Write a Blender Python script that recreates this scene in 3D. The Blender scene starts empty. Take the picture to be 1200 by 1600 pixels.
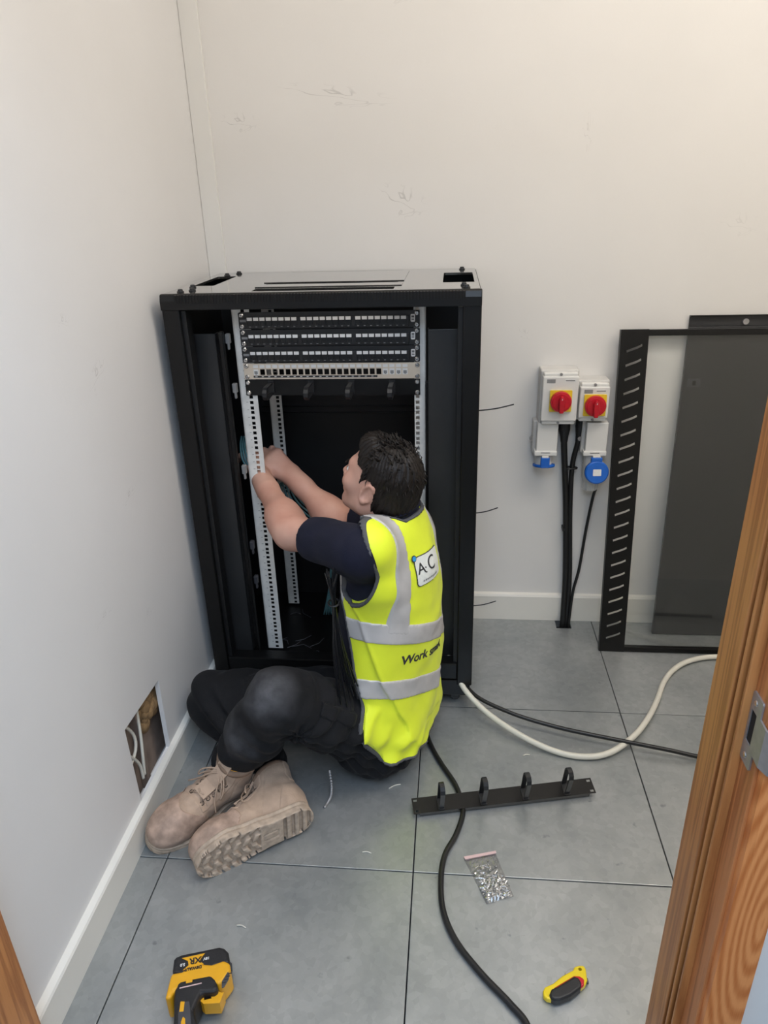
import bpy, bmesh, math, random
import numpy as np
from mathutils import Vector, Matrix
random.seed(7)
R_ = math.radians
S = bpy.context.scene
COL = S.collection
# ------------------------------------------------------------------ camera
cam_d = bpy.data.cameras.new('camera'); cam = bpy.data.objects.new('camera', cam_d); COL.objects.link(cam)
PITCH, YAW, ROLL, FPX = 0.4209, 0.1002, -0.0299, 1121.8
def cam_axes():
    cy, sy, cp, sp = math.cos(YAW), math.sin(YAW), math.cos(PITCH), math.sin(PITCH)
    f = Vector((-sy*cp, cy*cp, -sp)); r = Vector((cy, sy, 0)); u = r.cross(f)
    cr, sr = math.cos(ROLL), math.sin(ROLL)
    return cr*r+sr*u, -sr*r+cr*u, f
r_, u_, f_ = cam_axes()
cam.matrix_world = Matrix(((r_.x, u_.x, -f_.x, 0.0768), (r_.y, u_.y, -f_.y, -1.1982), (r_.z, u_.z, -f_.z, 1.4706), (0, 0, 0, 1)))
cam_d.sensor_fit = 'VERTICAL'; cam_d.sensor_height = 36; cam_d.lens = FPX/1600*36; cam_d.clip_start = .01
S.camera = cam
# ------------------------------------------------------------------ world, lamps, exposure
w = bpy.data.worlds.new('world'); S.world = w; w.use_nodes = True
bg = w.node_tree.nodes['Background']; bg.inputs[0].default_value = (.66, .79, 1, 1); bg.inputs[1].default_value = .5
def area(name, loc, size, watt, col, rot=(0, 0, 0), sy=None):
    l = bpy.data.lights.new(name, 'AREA'); l.energy = watt; l.color = col; l.size = size
    if sy: l.shape = 'RECTANGLE'; l.size_y = sy
    o = bpy.data.objects.new(name, l); o.location = loc; o.rotation_euler = rot; COL.objects.link(o); return o
ROOM_LAMPS = [(0.45, -.10, 2.96), (1.65, -.10, 2.96)]  # second lamp is added, to flatten the light on the back wall
for i, q in enumerate(ROOM_LAMPS):
    area('ceiling_lamp_light', q, 1.15, 8.6, (1, .94, .885), sy=.58)
area('corridor_lamp_light', (.30, -1.80, 2.8), 1.4, 54, (.62, .78, 1), (R_(12), 0, 0))
S.view_settings.view_transform = 'Standard'; S.view_settings.look = 'None'
S.view_settings.exposure = 0.10; S.view_settings.gamma = 1; S.view_settings.use_curve_mapping = False

# ------------------------------------------------------------------ materials
def new_mat(name):
    m = bpy.data.materials.new(name); m.use_nodes = True
    return m, m.node_tree.nodes, m.node_tree.links, m.node_tree.nodes['Principled BSDF']
def lin(r, g, b):
    f = lambda c: (c/255/12.92) if c <= 10 else ((c/255+.055)/1.055)**2.4
    return (f(r), f(g), f(b))
def mat(name, col, rough=.5, metal=0, var=.0, vs=8, bump=0, bs=60, spec=.5, col2=None, stretch=None, rvar=0, sheen=0, coat=0, trans=0, alpha=1, emit=0):
    m, N, L, B = new_mat(name)
    B.inputs['Base Color'].default_value = (*col, 1); B.inputs['Roughness'].default_value = rough
    B.inputs['Metallic'].default_value = metal; B.inputs['Specular IOR Level'].default_value = spec
    B.inputs['Sheen Weight'].default_value = sheen; B.inputs['Coat Weight'].default_value = coat
    B.inputs['Transmission Weight'].default_value = trans; B.inputs['Alpha'].default_value = alpha
    if emit: B.inputs['Emission Color'].default_value = (*col, 1); B.inputs['Emission Strength'].default_value = emit
    if var or bump or rvar:
        tc = N.new('ShaderNodeTexCoord'); mp = N.new('ShaderNodeMapping'); L.new(tc.outputs['Object'], mp.inputs[0])
        if stretch: mp.inputs['Scale'].default_value = stretch
    if var:
        n = N.new('ShaderNodeTexNoise'); n.inputs['Scale'].default_value = vs; n.inputs['Detail'].default_value = 6
        L.new(mp.outputs[0], n.inputs['Vector'])
        r = N.new('ShaderNodeValToRGB'); c2 = col2 or tuple(c*(1-var) for c in col)
        r.color_ramp.elements[0].position = .35; r.color_ramp.elements[1].position = .65
        r.color_ramp.elements[0].color = (*c2, 1); r.color_ramp.elements[1].color = (*col, 1)
        L.new(n.outputs[0], r.inputs[0]); L.new(r.outputs[0], B.inputs['Base Color'])
        if rvar:
            mr = N.new('ShaderNodeMapRange'); mr.inputs[3].default_value = rough-rvar; mr.inputs[4].default_value = rough+rvar
            L.new(n.outputs[0], mr.inputs[0]); L.new(mr.outputs[0], B.inputs['Roughness'])
    if bump:
        n2 = N.new('ShaderNodeTexNoise'); n2.inputs['Scale'].default_value = bs; n2.inputs['Detail'].default_value = 4
        L.new(mp.outputs[0], n2.inputs['Vector'])
        b = N.new('ShaderNodeBump'); b.inputs['Strength'].default_value = bump; b.inputs['Distance'].default_value = .002
        L.new(n2.outputs[0], b.inputs['Height']); L.new(b.outputs[0], B.inputs['Normal'])
    return m
def scuff_wall(name, col, marks):
    """painted wall; marks = (x, y, z, rx, ry, rz, angle about plane normal, strength) smears of dirt that sit on the paint"""
    m = mat(name, col, .55, var=.035, vs=2.2, bump=.06, bs=180)
    N, L = m.node_tree.nodes, m.node_tree.links; B = N['Principled BSDF']
    src = B.inputs['Base Color'].links[0].from_socket
    tc = N.new('ShaderNodeTexCoord'); acc = None
    for (x, y, z, rx, ry, rz, rot, st) in marks:
        mp = N.new('ShaderNodeMapping'); mp.vector_type = 'TEXTURE'
        mp.inputs['Location'].default_value = (x, y, z); mp.inputs['Rotation'].default_value = rot; mp.inputs['Scale'].default_value = (rx, ry, rz)
        L.new(tc.outputs['Object'], mp.inputs[0])
        g = N.new('ShaderNodeTexGradient'); g.gradient_type = 'SPHERICAL'; L.new(mp.outputs[0], g.inputs[0])
        nz = N.new('ShaderNodeTexNoise'); nz.inputs['Scale'].default_value = 1.1; nz.inputs['Detail'].default_value = 2; nz.inputs['Distortion'].default_value = .6
        L.new(mp.outputs[0], nz.inputs['Vector'])
        # thin wandering line where the noise crosses one level
        a = N.new('ShaderNodeMath'); a.operation = 'SUBTRACT'; a.inputs[1].default_value = .5; L.new(nz.outputs[0], a.inputs[0])
        ab = N.new('ShaderNodeMath'); ab.operation = 'ABSOLUTE'; L.new(a.outputs[0], ab.inputs[0])
        mr = N.new('ShaderNodeMapRange'); mr.inputs[1].default_value = .0; mr.inputs[2].default_value = .016; mr.inputs[3].default_value = st; mr.inputs[4].default_value = 0
        L.new(ab.outputs[0], mr.inputs[0])
        gm = N.new('ShaderNodeMath'); gm.operation = 'MULTIPLY'; L.new(g.outputs[1], gm.inputs[0]); L.new(mr.outputs[0], gm.inputs[1])
        gm.use_clamp = True
        if acc is None: acc = gm.outputs[0]
        else:
            ad = N.new('ShaderNodeMath'); ad.operation = 'MAXIMUM'; L.new(acc, ad.inputs[0]); L.new(gm.outputs[0], ad.inputs[1]); acc = ad.outputs[0]
    if acc:
        mx = N.new('ShaderNodeMix'); mx.data_type = 'RGBA'; L.new(acc, mx.inputs[0]); L.new(src, mx.inputs[6]); mx.inputs[7].default_value = (.22, .20, .18, 1)
        L.new(mx.outputs[2], B.inputs['Base Color'])
    return m
def oak_mat(name, c1, c2, wave=True, rough=.38, axis=(9, 9, .9), centre=None):
    m, N, L, B = new_mat(name)
    tc = N.new('ShaderNodeTexCoord'); mp = N.new('ShaderNodeMapping'); mp.inputs['Scale'].default_value = axis
    L.new(tc.outputs['Object'], mp.inputs[0])
    n = N.new('ShaderNodeTexNoise'); n.inputs['Scale'].default_value = 1.6; n.inputs['Detail'].default_value = 2; L.new(mp.outputs[0], n.inputs['Vector'])
    ml = N.new('ShaderNodeMath'); ml.operation = 'MULTIPLY'; ml.inputs[1].default_value = 90 if wave else 40; L.new(n.outputs[0], ml.inputs[0])
    src = ml.outputs[0]
    if centre:      # cathedral figure: nested ovals round a heart, drawn out along the board
        ml.inputs[1].default_value = 7
        m4 = N.new('ShaderNodeMapping'); m4.vector_type = 'TEXTURE'; m4.inputs['Location'].default_value = centre; m4.inputs['Scale'].default_value = (.020, .020, .11)
        L.new(tc.outputs['Object'], m4.inputs[0]); le = N.new('ShaderNodeVectorMath'); le.operation = 'LENGTH'; L.new(m4.outputs[0], le.inputs[0])
        ma = N.new('ShaderNodeMath'); ma.operation = 'MULTIPLY_ADD'; ma.inputs[1].default_value = 17; L.new(le.outputs['Value'], ma.inputs[0]); L.new(ml.outputs[0], ma.inputs[2]); src = ma.outputs[0]
    sn = N.new('ShaderNodeMath'); sn.operation = 'SINE'; L.new(src, sn.inputs[0])
    fi = N.new('ShaderNodeTexNoise'); fi.inputs['Scale'].default_value = 40; fi.inputs['Detail'].default_value = 3
    mp2 = N.new('ShaderNodeMapping'); mp2.inputs['Scale'].default_value = (12, 12, .8); L.new(tc.outputs['Object'], mp2.inputs[0]); L.new(mp2.outputs[0], fi.inputs['Vector'])
    mr = N.new('ShaderNodeMapRange'); mr.inputs[1].default_value = -1; mr.inputs[2].default_value = 1; L.new(sn.outputs[0], mr.inputs[0])
    mx = N.new('ShaderNodeMath'); mx.operation = 'MULTIPLY_ADD'; mx.inputs[1].default_value = .55; L.new(mr.outputs[0], mx.inputs[0])
    m3 = N.new('ShaderNodeMath'); m3.operation = 'MULTIPLY'; m3.inputs[1].default_value = .5; L.new(fi.outputs[0], m3.inputs[0]); L.new(m3.outputs[0], mx.inputs[2])
    r = N.new('ShaderNodeValToRGB'); r.color_ramp.elements[0].color = (*c2, 1); r.color_ramp.elements[1].color = (*c1, 1)
    r.color_ramp.elements[0].position = .1; r.color_ramp.elements[1].position = .75
    L.new(mx.outputs[0], r.inputs[0]); L.new(r.outputs[0], B.inputs['Base Color']); B.inputs['Roughness'].default_value = rough
    return m
def glass_mat(name, tint, refl_rough=.02, ior=.045):
    m, N, L, B = new_mat(name); N.remove(B)
    out = N['Material Output']; t = N.new('ShaderNodeBsdfTransparent'); t.inputs[0].default_value = (*tint, 1)
    g = N.new('ShaderNodeBsdfGlossy'); g.inputs['Roughness'].default_value = refl_rough
    lw = N.new('ShaderNodeLayerWeight'); lw.inputs[0].default_value = .5
    pw = N.new('ShaderNodeMath'); pw.operation = 'POWER'; pw.inputs[1].default_value = 5; L.new(lw.outputs['Facing'], pw.inputs[0])
    fr = N.new('ShaderNodeMath'); fr.operation = 'MULTIPLY_ADD'; fr.inputs[1].default_value = .9; fr.inputs[2].default_value = ior; L.new(pw.outputs[0], fr.inputs[0])
    mx = N.new('ShaderNodeMixShader'); L.new(fr.outputs[0], mx.inputs[0]); L.new(t.outputs[0], mx.inputs[1]); L.new(g.outputs[0], mx.inputs[2]); L.new(mx.outputs[0], out.inputs[0])
    return m
def steel_floor():
    m, N, L, B = new_mat('galvanised_steel')
    tc = N.new('ShaderNodeTexCoord')
    n = N.new('ShaderNodeTexNoise'); n.inputs['Scale'].default_value = 5; n.inputs['Detail'].default_value = 9; n.inputs['Roughness'].default_value = .65; L.new(tc.outputs['Object'], n.inputs['Vector'])
    r = N.new('ShaderNodeValToRGB'); r.color_ramp.elements[0].position = .3; r.color_ramp.elements[1].position = .72
    r.color_ramp.elements[0].color = (.335, .356, .358, 1); r.color_ramp.elements[1].color = (.47, .482, .478, 1)
    L.new(n.outputs[0], r.inputs[0])
    v = N.new('ShaderNodeTexVoronoi'); v.inputs['Scale'].default_value = 70; L.new(tc.outputs['Object'], v.inputs['Vector'])
    bw = N.new('ShaderNodeSeparateColor'); L.new(v.outputs['Color'], bw.inputs[0])
    mr = N.new('ShaderNodeMapRange'); mr.inputs[3].default_value = .94; mr.inputs[4].default_value = 1.05; L.new(bw.outputs[0], mr.inputs[0])
    mm = N.new('ShaderNodeMix'); mm.data_type = 'RGBA'; mm.blend_type = 'MULTIPLY'; mm.inputs[0].default_value = 1
    L.new(r.outputs[0], mm.inputs[6]); L.new(mr.outputs[0], mm.inputs[7])
    # dark specks and dusty smears
    n3 = N.new('ShaderNodeTexNoise'); n3.inputs['Scale'].default_value = 26; n3.inputs['Detail'].default_value = 3; L.new(tc.outputs['Object'], n3.inputs['Vector'])
    m3 = N.new('ShaderNodeMapRange'); m3.inputs[1].default_value = .70; m3.inputs[2].default_value = .76; m3.inputs[4].default_value = .55; L.new(n3.outputs[0], m3.inputs[0])
    mx = N.new('ShaderNodeMix'); mx.data_type = 'RGBA'; L.new(m3.outputs[0], mx.inputs[0]); L.new(mm.outputs[2], mx.inputs[6]); mx.inputs[7].default_value = (.16, .18, .19, 1)
    L.new(mx.outputs[2], B.inputs['Base Color'])
    B.inputs['Metallic'].default_value = .62
    r2 = N.new('ShaderNodeMapRange'); r2.inputs[3].default_value = .30; r2.inputs[4].default_value = .52; L.new(n.outputs[0], r2.inputs[0]); L.new(r2.outputs[0], B.inputs['Roughness'])
    n4 = N.new('ShaderNodeTexNoise'); n4.inputs['Scale'].default_value = 7; n4.inputs['Detail'].default_value = 1; L.new(tc.outputs['Object'], n4.inputs['Vector'])
    b = N.new('ShaderNodeBump'); b.inputs['Strength'].default_value = .15; b.inputs['Distance'].default_value = .01; L.new(n4.outputs[0], b.inputs['Height']); L.new(b.outputs[0], B.inputs['Normal'])
    return m
M = {}
WALLC = (.80, .775, .74)
M['wall_back'] = scuff_wall('painted_wall', WALLC, [
    (-.27, 1.124, 1.72, .20, .05, .03, (0, .12, 0), .5), (-.08, 1.124, 1.44, .09, .05, .05, (0, .3, 0), .55), (-.55, 1.124, 1.66, .07, .05, .03, (0, 0, 0), .5),
    (.45, 1.124, 1.60, .02, .05, .06, (0, 0, 0), .3), (.30, 1.124, 1.05, .04, .05, .02, (0, .6, 0), .3), (-.1, 1.124, 1.95, .2, .05, .03, (0, -.1, 0), .3), (.9, 1.124, 1.35, .07, .05, .04, (0, 0, 0), .2)])
M['wall_left'] = scuff_wall('painted_wall_side', (.80, .785, .77), [
    (-.685, .28, 1.12, .05, .06, .03, (.6, 0, 0), .5), (-.685, .32, .82, .05, .05, .02, (.3, 0, 0), .5), (-.685, .18, 1.25, .05, .03, .02, (0, 0, 0), .45),
    (-.685, .1, .62, .05, .06, .02, (0, 0, 0), .3), (-.685, .3, .5, .05, .04, .02, (0, 0, 0), .3)])
M['paint'] = mat('white_paint', (.80, .78, .74), .5, var=.04, vs=3)
M['gloss_paint'] = mat('skirting_paint', (.80, .77, .70), .35, var=.05, vs=6)
M['steel'] = steel_floor()
M['subfloor'] = mat('dark_gap', (.02, .022, .024), .8, var=.3)
M['rack'] = mat('black_powder_coat', (.0050, .0048, .0048), .34, var=.12, vs=30, bump=.05, bs=900, spec=.35)
M['racktop'] = mat('black_satin_steel', (.03, .029, .027), .14, var=.15, vs=9, spec=.8, coat=1)
M['rackin'] = mat('black_inner_steel', (.006, .006, .0065), .5, var=.2)
M['plate'] = mat('charcoal_plate', (.026, .026, .0265), .45, var=.2, vs=6)
M['zinc'] = mat('zinc_rail', (.80, .79, .75), .40, .1, var=.12, vs=40)
M['black_plastic'] = mat('black_plastic', (.012, .012, .013), .42, var=.1, vs=50)
M['port'] = mat('port_black', (.004, .004, .0045), .35, var=.1, vs=90)
M['white_label'] = mat('white_label', (.78, .77, .75), .5, var=.06, vs=120)
M['grey_print'] = mat('grey_print', (.25, .25, .25), .5, var=.1, vs=120)
M['dark_print'] = mat('dark_print', (.03, .03, .032), .5, var=.1, vs=120)
M['champagne'] = mat('champagne_steel', (.74, .64, .52), .32, .25, var=.12, vs=5)
M['screw'] = mat('bright_screw', (.75, .74, .72), .25, .9, var=.1, vs=200)
M['pvc'] = mat('white_pvc', (.74, .725, .69), .38, var=.03, vs=20)
M['pvc2'] = mat('grey_white_pvc', (.62, .605, .575), .42, var=.04, vs=20)
M['yellow'] = mat('isolator_yellow', (.83, .58, .03), .4, var=.06, vs=40)
M['red'] = mat('isolator_red', (.56, .008, .022), .3, var=.15, vs=60)
M['blue'] = mat('socket_blue', (.012, .13, .56), .35, var=.1, vs=40)
M['cable'] = mat('black_cable', (.012, .012, .012), .40, var=.15, vs=60)
M['wcable'] = mat('white_cable', (.72, .69, .60), .42, var=.06, vs=30)
M['teal'] = mat('teal_cable', (.10, .24, .27), .45, var=.1, vs=50)
M['glass'] = glass_mat('door_glass', (.985, .99, .985))
M['panel'] = mat('dark_grey_panel', (.034, .034, .036), .36, var=.12, vs=4)
M['oak'] = oak_mat('oak_architrave', lin(236, 154, 92), lin(196, 110, 54), True, .36, (14, 14, 2.2), (.042, -.012, .66))
M['oak2'] = oak_mat('oak_lining', lin(204, 134, 82), lin(158, 96, 54), False, .40, (14, 22, .8))
M['oak3'] = oak_mat('oak_stop', lin(200, 136, 80), lin(158, 98, 54), False, .40, (14, 26, .7))
M['seal'] = mat('brown_seal', (.045, .022, .010), .6, var=.2)
M['nickel'] = mat('brushed_nickel', (.42, .41, .41), .40, .55, var=.15, vs=80)
M['hole'] = mat('recess_shade', (.012, .010, .009), .9, var=.3)  # near-black colour stands for the shade inside holes and vent gaps
M['cavity'] = mat('brown_plasterboard', (.34, .26, .21), .85, var=.35, vs=14, bump=.4, bs=40)
M['wool'] = mat('mineral_wool', (.42, .26, .12), .95, var=.45, vs=30, bump=1, bs=120)
M['skin'] = mat('skin', (.63, .365, .275), .48, var=.22, vs=9, col2=(.55, .275, .20), bump=.12, bs=220, spec=.4)
M['hair'] = mat('dark_brown_hair', (.0105, .0068, .005), .5, var=.4, vs=90, bump=.3, bs=260, spec=.3)
M['navy'] = mat('navy_cotton', (.008, .009, .023), .88, var=.25, vs=20, bump=.25, bs=500, sheen=.02, spec=.3)
M['hivis'] = mat('hi_vis_yellow', (.80, .90, .030), .6, var=.1, vs=9, bump=.15, bs=420, sheen=.1)
M['tape'] = mat('grey_reflective_tape', (.56, .535, .52), .45, .15, var=.12, vs=22, bump=.1, bs=700)
M['trim'] = mat('grey_binding', (.085, .085, .09), .75, var=.15, vs=60)
M['sole'] = mat('boot_sole', (.52, .40, .30), .7, var=.3, vs=60, bump=.4, bs=160)
M['boot'] = mat('tan_nubuck', (.50, .355, .255), .8, var=.26, vs=24, bump=.35, bs=240, sheen=.1)
M['toe'] = mat('tan_toe_leather', (.50, .345, .26), .65, var=.4, vs=38, bump=.25, bs=200)
M['boot_dark'] = mat('boot_collar', (.26, .17, .115), .85, var=.2, vs=30)
M['orange'] = mat('orange_lining', (.72, .33, .03), .7, var=.1)
M['lace'] = mat('tan_lace', (.46, .33, .24), .8, var=.2, vs=100)
M['eyelet'] = mat('dark_eyelet', (.10, .07, .05), .4, .6, var=.1)
M['tool_yellow'] = mat('tool_yellow', (.80, .39, .012), .42, var=.08, vs=30)
M['tool_black'] = mat('tool_black', (.014, .014, .016), .5, var=.2, vs=40, bump=.2, bs=300)
M['tool_grey'] = mat('tool_grey', (.06, .06, .068), .5, var=.2, vs=40)
M['knife_yellow'] = mat('knife_yellow', (.82, .60, .012), .35, var=.06)
M['cyan'] = mat('logo_cyan', (.03, .32, .72), .5, var=.05)
M['badge'] = mat('badge_white', (.78, .79, .74), .6, var=.05, vs=30)
M['bag'] = glass_mat('clear_polythene', (.95, .95, .95), .24, .17)
M['zipc'] = mat('pink_zip', (.72, .50, .48), .4, var=.1, vs=60)
M['eye'] = mat('eye_white', (.75, .72, .70), .2, var=.02)
M['iris'] = mat('eye_iris', (.05, .04, .03), .2, var=.1)
M['lip'] = mat('lip', (.45, .17, .14), .5, var=.1)
M['diffuser'] = mat('lamp_diffuser', (1, .95, .88), .5, emit=3.2, var=.02)
def trousers_mat():
    m = mat('black_work_trousers', (.0075, .0075, .009), .85, var=.35, vs=16, bump=.35, bs=380, sheen=.02, spec=.3)
    N, L = m.node_tree.nodes, m.node_tree.links; B = N['Principled BSDF']; src = B.inputs['Base Color'].links[0].from_socket
    tc = N.new('ShaderNodeTexCoord'); acc = None
    for c, r in (((-.35, .11, .42), .105), ((-.42, .15, .26), .08)):     # plaster dust rubbed into the knee
        mp = N.new('ShaderNodeMapping'); mp.vector_type = 'TEXTURE'; mp.inputs['Location'].default_value = c; mp.inputs['Scale'].default_value = (r, r, r)
        L.new(tc.outputs['Object'], mp.inputs[0]); g = N.new('ShaderNodeTexGradient'); g.gradient_type = 'SPHERICAL'; L.new(mp.outputs[0], g.inputs[0])
        if acc is None: acc = g.outputs[1]
        else:
            a = N.new('ShaderNodeMath'); a.operation = 'MAXIMUM'; L.new(acc, a.inputs[0]); L.new(g.outputs[1], a.inputs[1]); acc = a.outputs[0]
    n = N.new('ShaderNodeTexNoise'); n.inputs['Scale'].default_value = 26; n.inputs['Detail'].default_value = 7; L.new(tc.outputs['Object'], n.inputs['Vector'])
    mu = N.new('ShaderNodeMath'); mu.operation = 'MULTIPLY'; L.new(acc, mu.inputs[0]); L.new(n.outputs[0], mu.inputs[1])
    mr = N.new('ShaderNodeMapRange'); mr.inputs[1].default_value = .05; mr.inputs[2].default_value = .55; mr.inputs[4].default_value = .55; L.new(mu.outputs[0], mr.inputs[0])
    mx = N.new('ShaderNodeMix'); mx.data_type = 'RGBA'; L.new(mr.outputs[0], mx.inputs[0]); L.new(src, mx.inputs[6]); mx.inputs[7].default_value = (.15, .15, .16, 1)
    L.new(mx.outputs[2], B.inputs['Base Color']); return m
M['trousers'] = trousers_mat()

# ------------------------------------------------------------------ mesh helpers
class MB:
    def __init__(s): s.v = []; s.f = []
    def add(s, vs, fs):
        b = len(s.v); s.v += [tuple(q) for q in vs]; s.f += [tuple(b+i for i in f) for f in fs]; return s
    def box(s, x0, y0, z0, x1, y1, z1, T=None):
        vs = [Vector((x, y, z)) for z in (z0, z1) for y in (y0, y1) for x in (x0, x1)]
        if T: vs = [T @ q for q in vs]
        return s.add(vs, [(0, 2, 3, 1), (4, 5, 7, 6), (0, 1, 5, 4), (2, 6, 7, 3), (0, 4, 6, 2), (1, 3, 7, 5)])
    def prism(s, poly, z0, z1, T=None):
        n = len(poly); ar = sum(poly[i][0]*poly[(i+1) % n][1]-poly[(i+1) % n][0]*poly[i][1] for i in range(n))
        if ar < 0: poly = poly[::-1]
        vs = [Vector((x, y, z0)) for x, y in poly]+[Vector((x, y, z1)) for x, y in poly]
        if T: vs = [T @ q for q in vs]
        return s.add(vs, [tuple(range(n-1, -1, -1)), tuple(range(n, 2*n))]+[(i, (i+1) % n, n+(i+1) % n, n+i) for i in range(n)])
    def lathe(s, a, b, prof, n=20):
        """prof = [(t along a->b, radius)]"""
        a, b = Vector(a), Vector(b); d = (b-a); e = d.normalized(); u = e.orthogonal().normalized(); w_ = e.cross(u)
        vs = []; fs = []
        for t, r in prof:
            c = a+d*t
            vs += [c+(u*math.cos(2*math.pi*i/n)+w_*math.sin(2*math.pi*i/n))*r for i in range(n)]
        for k in range(len(prof)-1):
            for i in range(n):
                j = (i+1) % n; fs.append((k*n+i, k*n+j, (k+1)*n+j, (k+1)*n+i))
        fs.append(tuple(range(n-1, -1, -1))); fs.append(tuple(range((len(prof)-1)*n, len(prof)*n)))
        return s.add(vs, fs)
    def cyl(s, a, b, r, n=16, r2=None): return s.lathe(a, b, [(0, r), (1, r if r2 is None else r2)], n)
    def tube(s, pts, r, n=8, closed=False, flat=1.0, up=None):
        P = [Vector(q) for q in pts]; m = len(P); vs = []; fs = []; nrm = None
        for i in range(m):
            t = (P[(i+1) % m]-P[i-1]) if closed else (P[min(i+1, m-1)]-P[max(i-1, 0)])
            t.normalize()
            if up is not None: nrm = Vector(up)
            elif nrm is None: nrm = t.orthogonal()
            nrm = (nrm-t*nrm.dot(t)).normalized(); bn = t.cross(nrm)
            rr = r[i] if isinstance(r, (list, tuple)) else r
            vs += [P[i]+(nrm*math.cos(2*math.pi*k/n)*flat+bn*math.sin(2*math.pi*k/n))*rr for k in range(n)]
        for i in range(m if closed else m-1):
            for k in range(n):
                a, b = i*n, ((i+1) % m)*n; fs.append((a+k, a+(k+1) % n, b+(k+1) % n, b+k))
        if not closed: fs += [tuple(range(n-1, -1, -1)), tuple(range((m-1)*n, m*n))]
        return s.add(vs, fs)
    def sphere(s, c, r, n=12, m=8, sc=(1, 1, 1)):
        vs = [(c[0], c[1], c[2]+r*sc[2])]; fs = []
        for j in range(1, m):
            th = math.pi*j/m
            vs += [(c[0]+r*sc[0]*math.sin(th)*math.cos(2*math.pi*i/n), c[1]+r*sc[1]*math.sin(th)*math.sin(2*math.pi*i/n), c[2]+r*sc[2]*math.cos(th)) for i in range(n)]
        vs.append((c[0], c[1], c[2]-r*sc[2])); e = len(vs)-1
        for i in range(n):
            fs.append((0, 1+i, 1+(i+1) % n)); fs.append((e, 1+(m-2)*n+(i+1) % n, 1+(m-2)*n+i))
            for j in range(m-2):
                a = 1+j*n; fs.append((a+i, a+n+i, a+n+(i+1) % n, a+(i+1) % n))
        return s.add(vs, fs)
    def mesh(s, name): 
        me = bpy.data.meshes.new(name); me.from_pydata(s.v, [], s.f); me.update(); return me
def smooth_path(pts, k=8):
    """Catmull-Rom through the points"""
    P = [Vector(q) for q in pts]; out = []
    for i in range(len(P)-1):
        a, b, c, d = P[max(i-1, 0)], P[i], P[i+1], P[min(i+2, len(P)-1)]
        for j in range(k):
            t = j/k; out.append(.5*((2*b)+(c-a)*t+(2*a-5*b+4*c-d)*t*t+(3*b-a-3*c+d)*t**3))
    out.append(P[-1]); return out
def link(name, me, m, parent=None, smooth=False, bevel=0, seg=2, loc=None, kind=None):
    o = bpy.data.objects.new(name, me); COL.objects.link(o)
    if m is not None and not me.materials: me.materials.append(m)
    if smooth:
        for p in me.polygons: p.use_smooth = True
    if bevel:
        b = o.modifiers.new('bevel', 'BEVEL'); b.width = bevel; b.segments = seg; b.limit_method = 'ANGLE'; b.angle_limit = R_(40)
    if parent is not None: o.parent = parent
    if loc is not None: o.location = loc
    if kind: o['kind'] = kind
    return o
ORG = {}
def obj(name, mb, m, parent=None, smooth=False, bevel=0, seg=2, kind=None, label=None):
    """mb in world coordinates; parts are shifted to the origin of their thing"""
    if parent is not None and parent.name in ORG:
        og = ORG[parent.name]; mb.v = [(x-og[0], y-og[1], z-og[2]) for x, y, z in mb.v]
    o = link(name, mb.mesh(name), m, parent, smooth, bevel, seg, kind=kind)
    if parent is not None and parent.name in ORG: ORG[o.name] = ORG[parent.name]
    if label: o['label'] = label
    return o
def thing(name, label=None, cat=None, loc=(0, 0, 0), group=None, rot=None, kind=None):
    o = bpy.data.objects.new(name, None); COL.objects.link(o); o.empty_display_size = .05; o.location = loc
    if rot is not None: o.rotation_euler = rot
    if label: o['label'] = label
    if cat: o['category'] = cat
    if group: o['group'] = group
    if kind: o['kind'] = kind
    ORG[o.name] = tuple(loc) if rot is None else (0, 0, 0)
    return o
def tag(o, label, cat, group=None):
    o['label'] = label; o['category'] = cat
    if group: o['group'] = group
    return o
def struct(name, mb, m, **k): return obj(name, mb, m, kind='structure', **k)
def clone(root):
    r = root.copy(); COL.objects.link(r)
    for ch in list(root.children):
        c = ch.copy(); COL.objects.link(c); c.parent = r
        for g in ch.children:
            d = g.copy(); COL.objects.link(d); d.parent = c
    return r
def bake(o):
    """apply modifiers to the mesh"""
    bpy.context.view_layer.update(); dg = bpy.context.evaluated_depsgraph_get()
    me = bpy.data.meshes.new_from_object(o.evaluated_get(dg)); o.modifiers.clear(); o.data = me; return o
def cut(o, mb):
    c = link('cutter', mb.mesh('cutter'), None, o); b = o.modifiers.new('b', 'BOOLEAN'); b.operation = 'DIFFERENCE'; b.object = c; b.solver = 'EXACT'
    bake(o); me = c.data; bpy.data.objects.remove(c); bpy.data.meshes.remove(me); return o
def text_mb(body, size, T, extrude=.0004, bold=0):
    cu = bpy.data.curves.new('t', 'FONT'); cu.body = body; cu.size = size; cu.extrude = extrude; cu.align_x = 'CENTER'; cu.align_y = 'CENTER'; cu.offset = bold; cu.resolution_u = 4
    o = bpy.data.objects.new('t', cu); COL.objects.link(o); bpy.context.view_layer.update()
    dg = bpy.context.evaluated_depsgraph_get(); me = bpy.data.meshes.new_from_object(o.evaluated_get(dg))
    mb = MB(); mb.add([T @ v.co for v in me.vertices], [tuple(p.vertices) for p in me.polygons])
    bpy.data.objects.remove(o); bpy.data.curves.remove(cu); bpy.data.meshes.remove(me); return mb
def frameT(o, x, y):
    """matrix with origin o, x axis and y axis"""
    x = Vector(x).normalized(); y = Vector(y); z = x.cross(y).normalized(); y = z.cross(x)
    return Matrix(((x.x, y.x, z.x, o[0]), (x.y, y.y, z.y, o[1]), (x.z, y.z, z.z, o[2]), (0, 0, 0, 1)))
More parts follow.
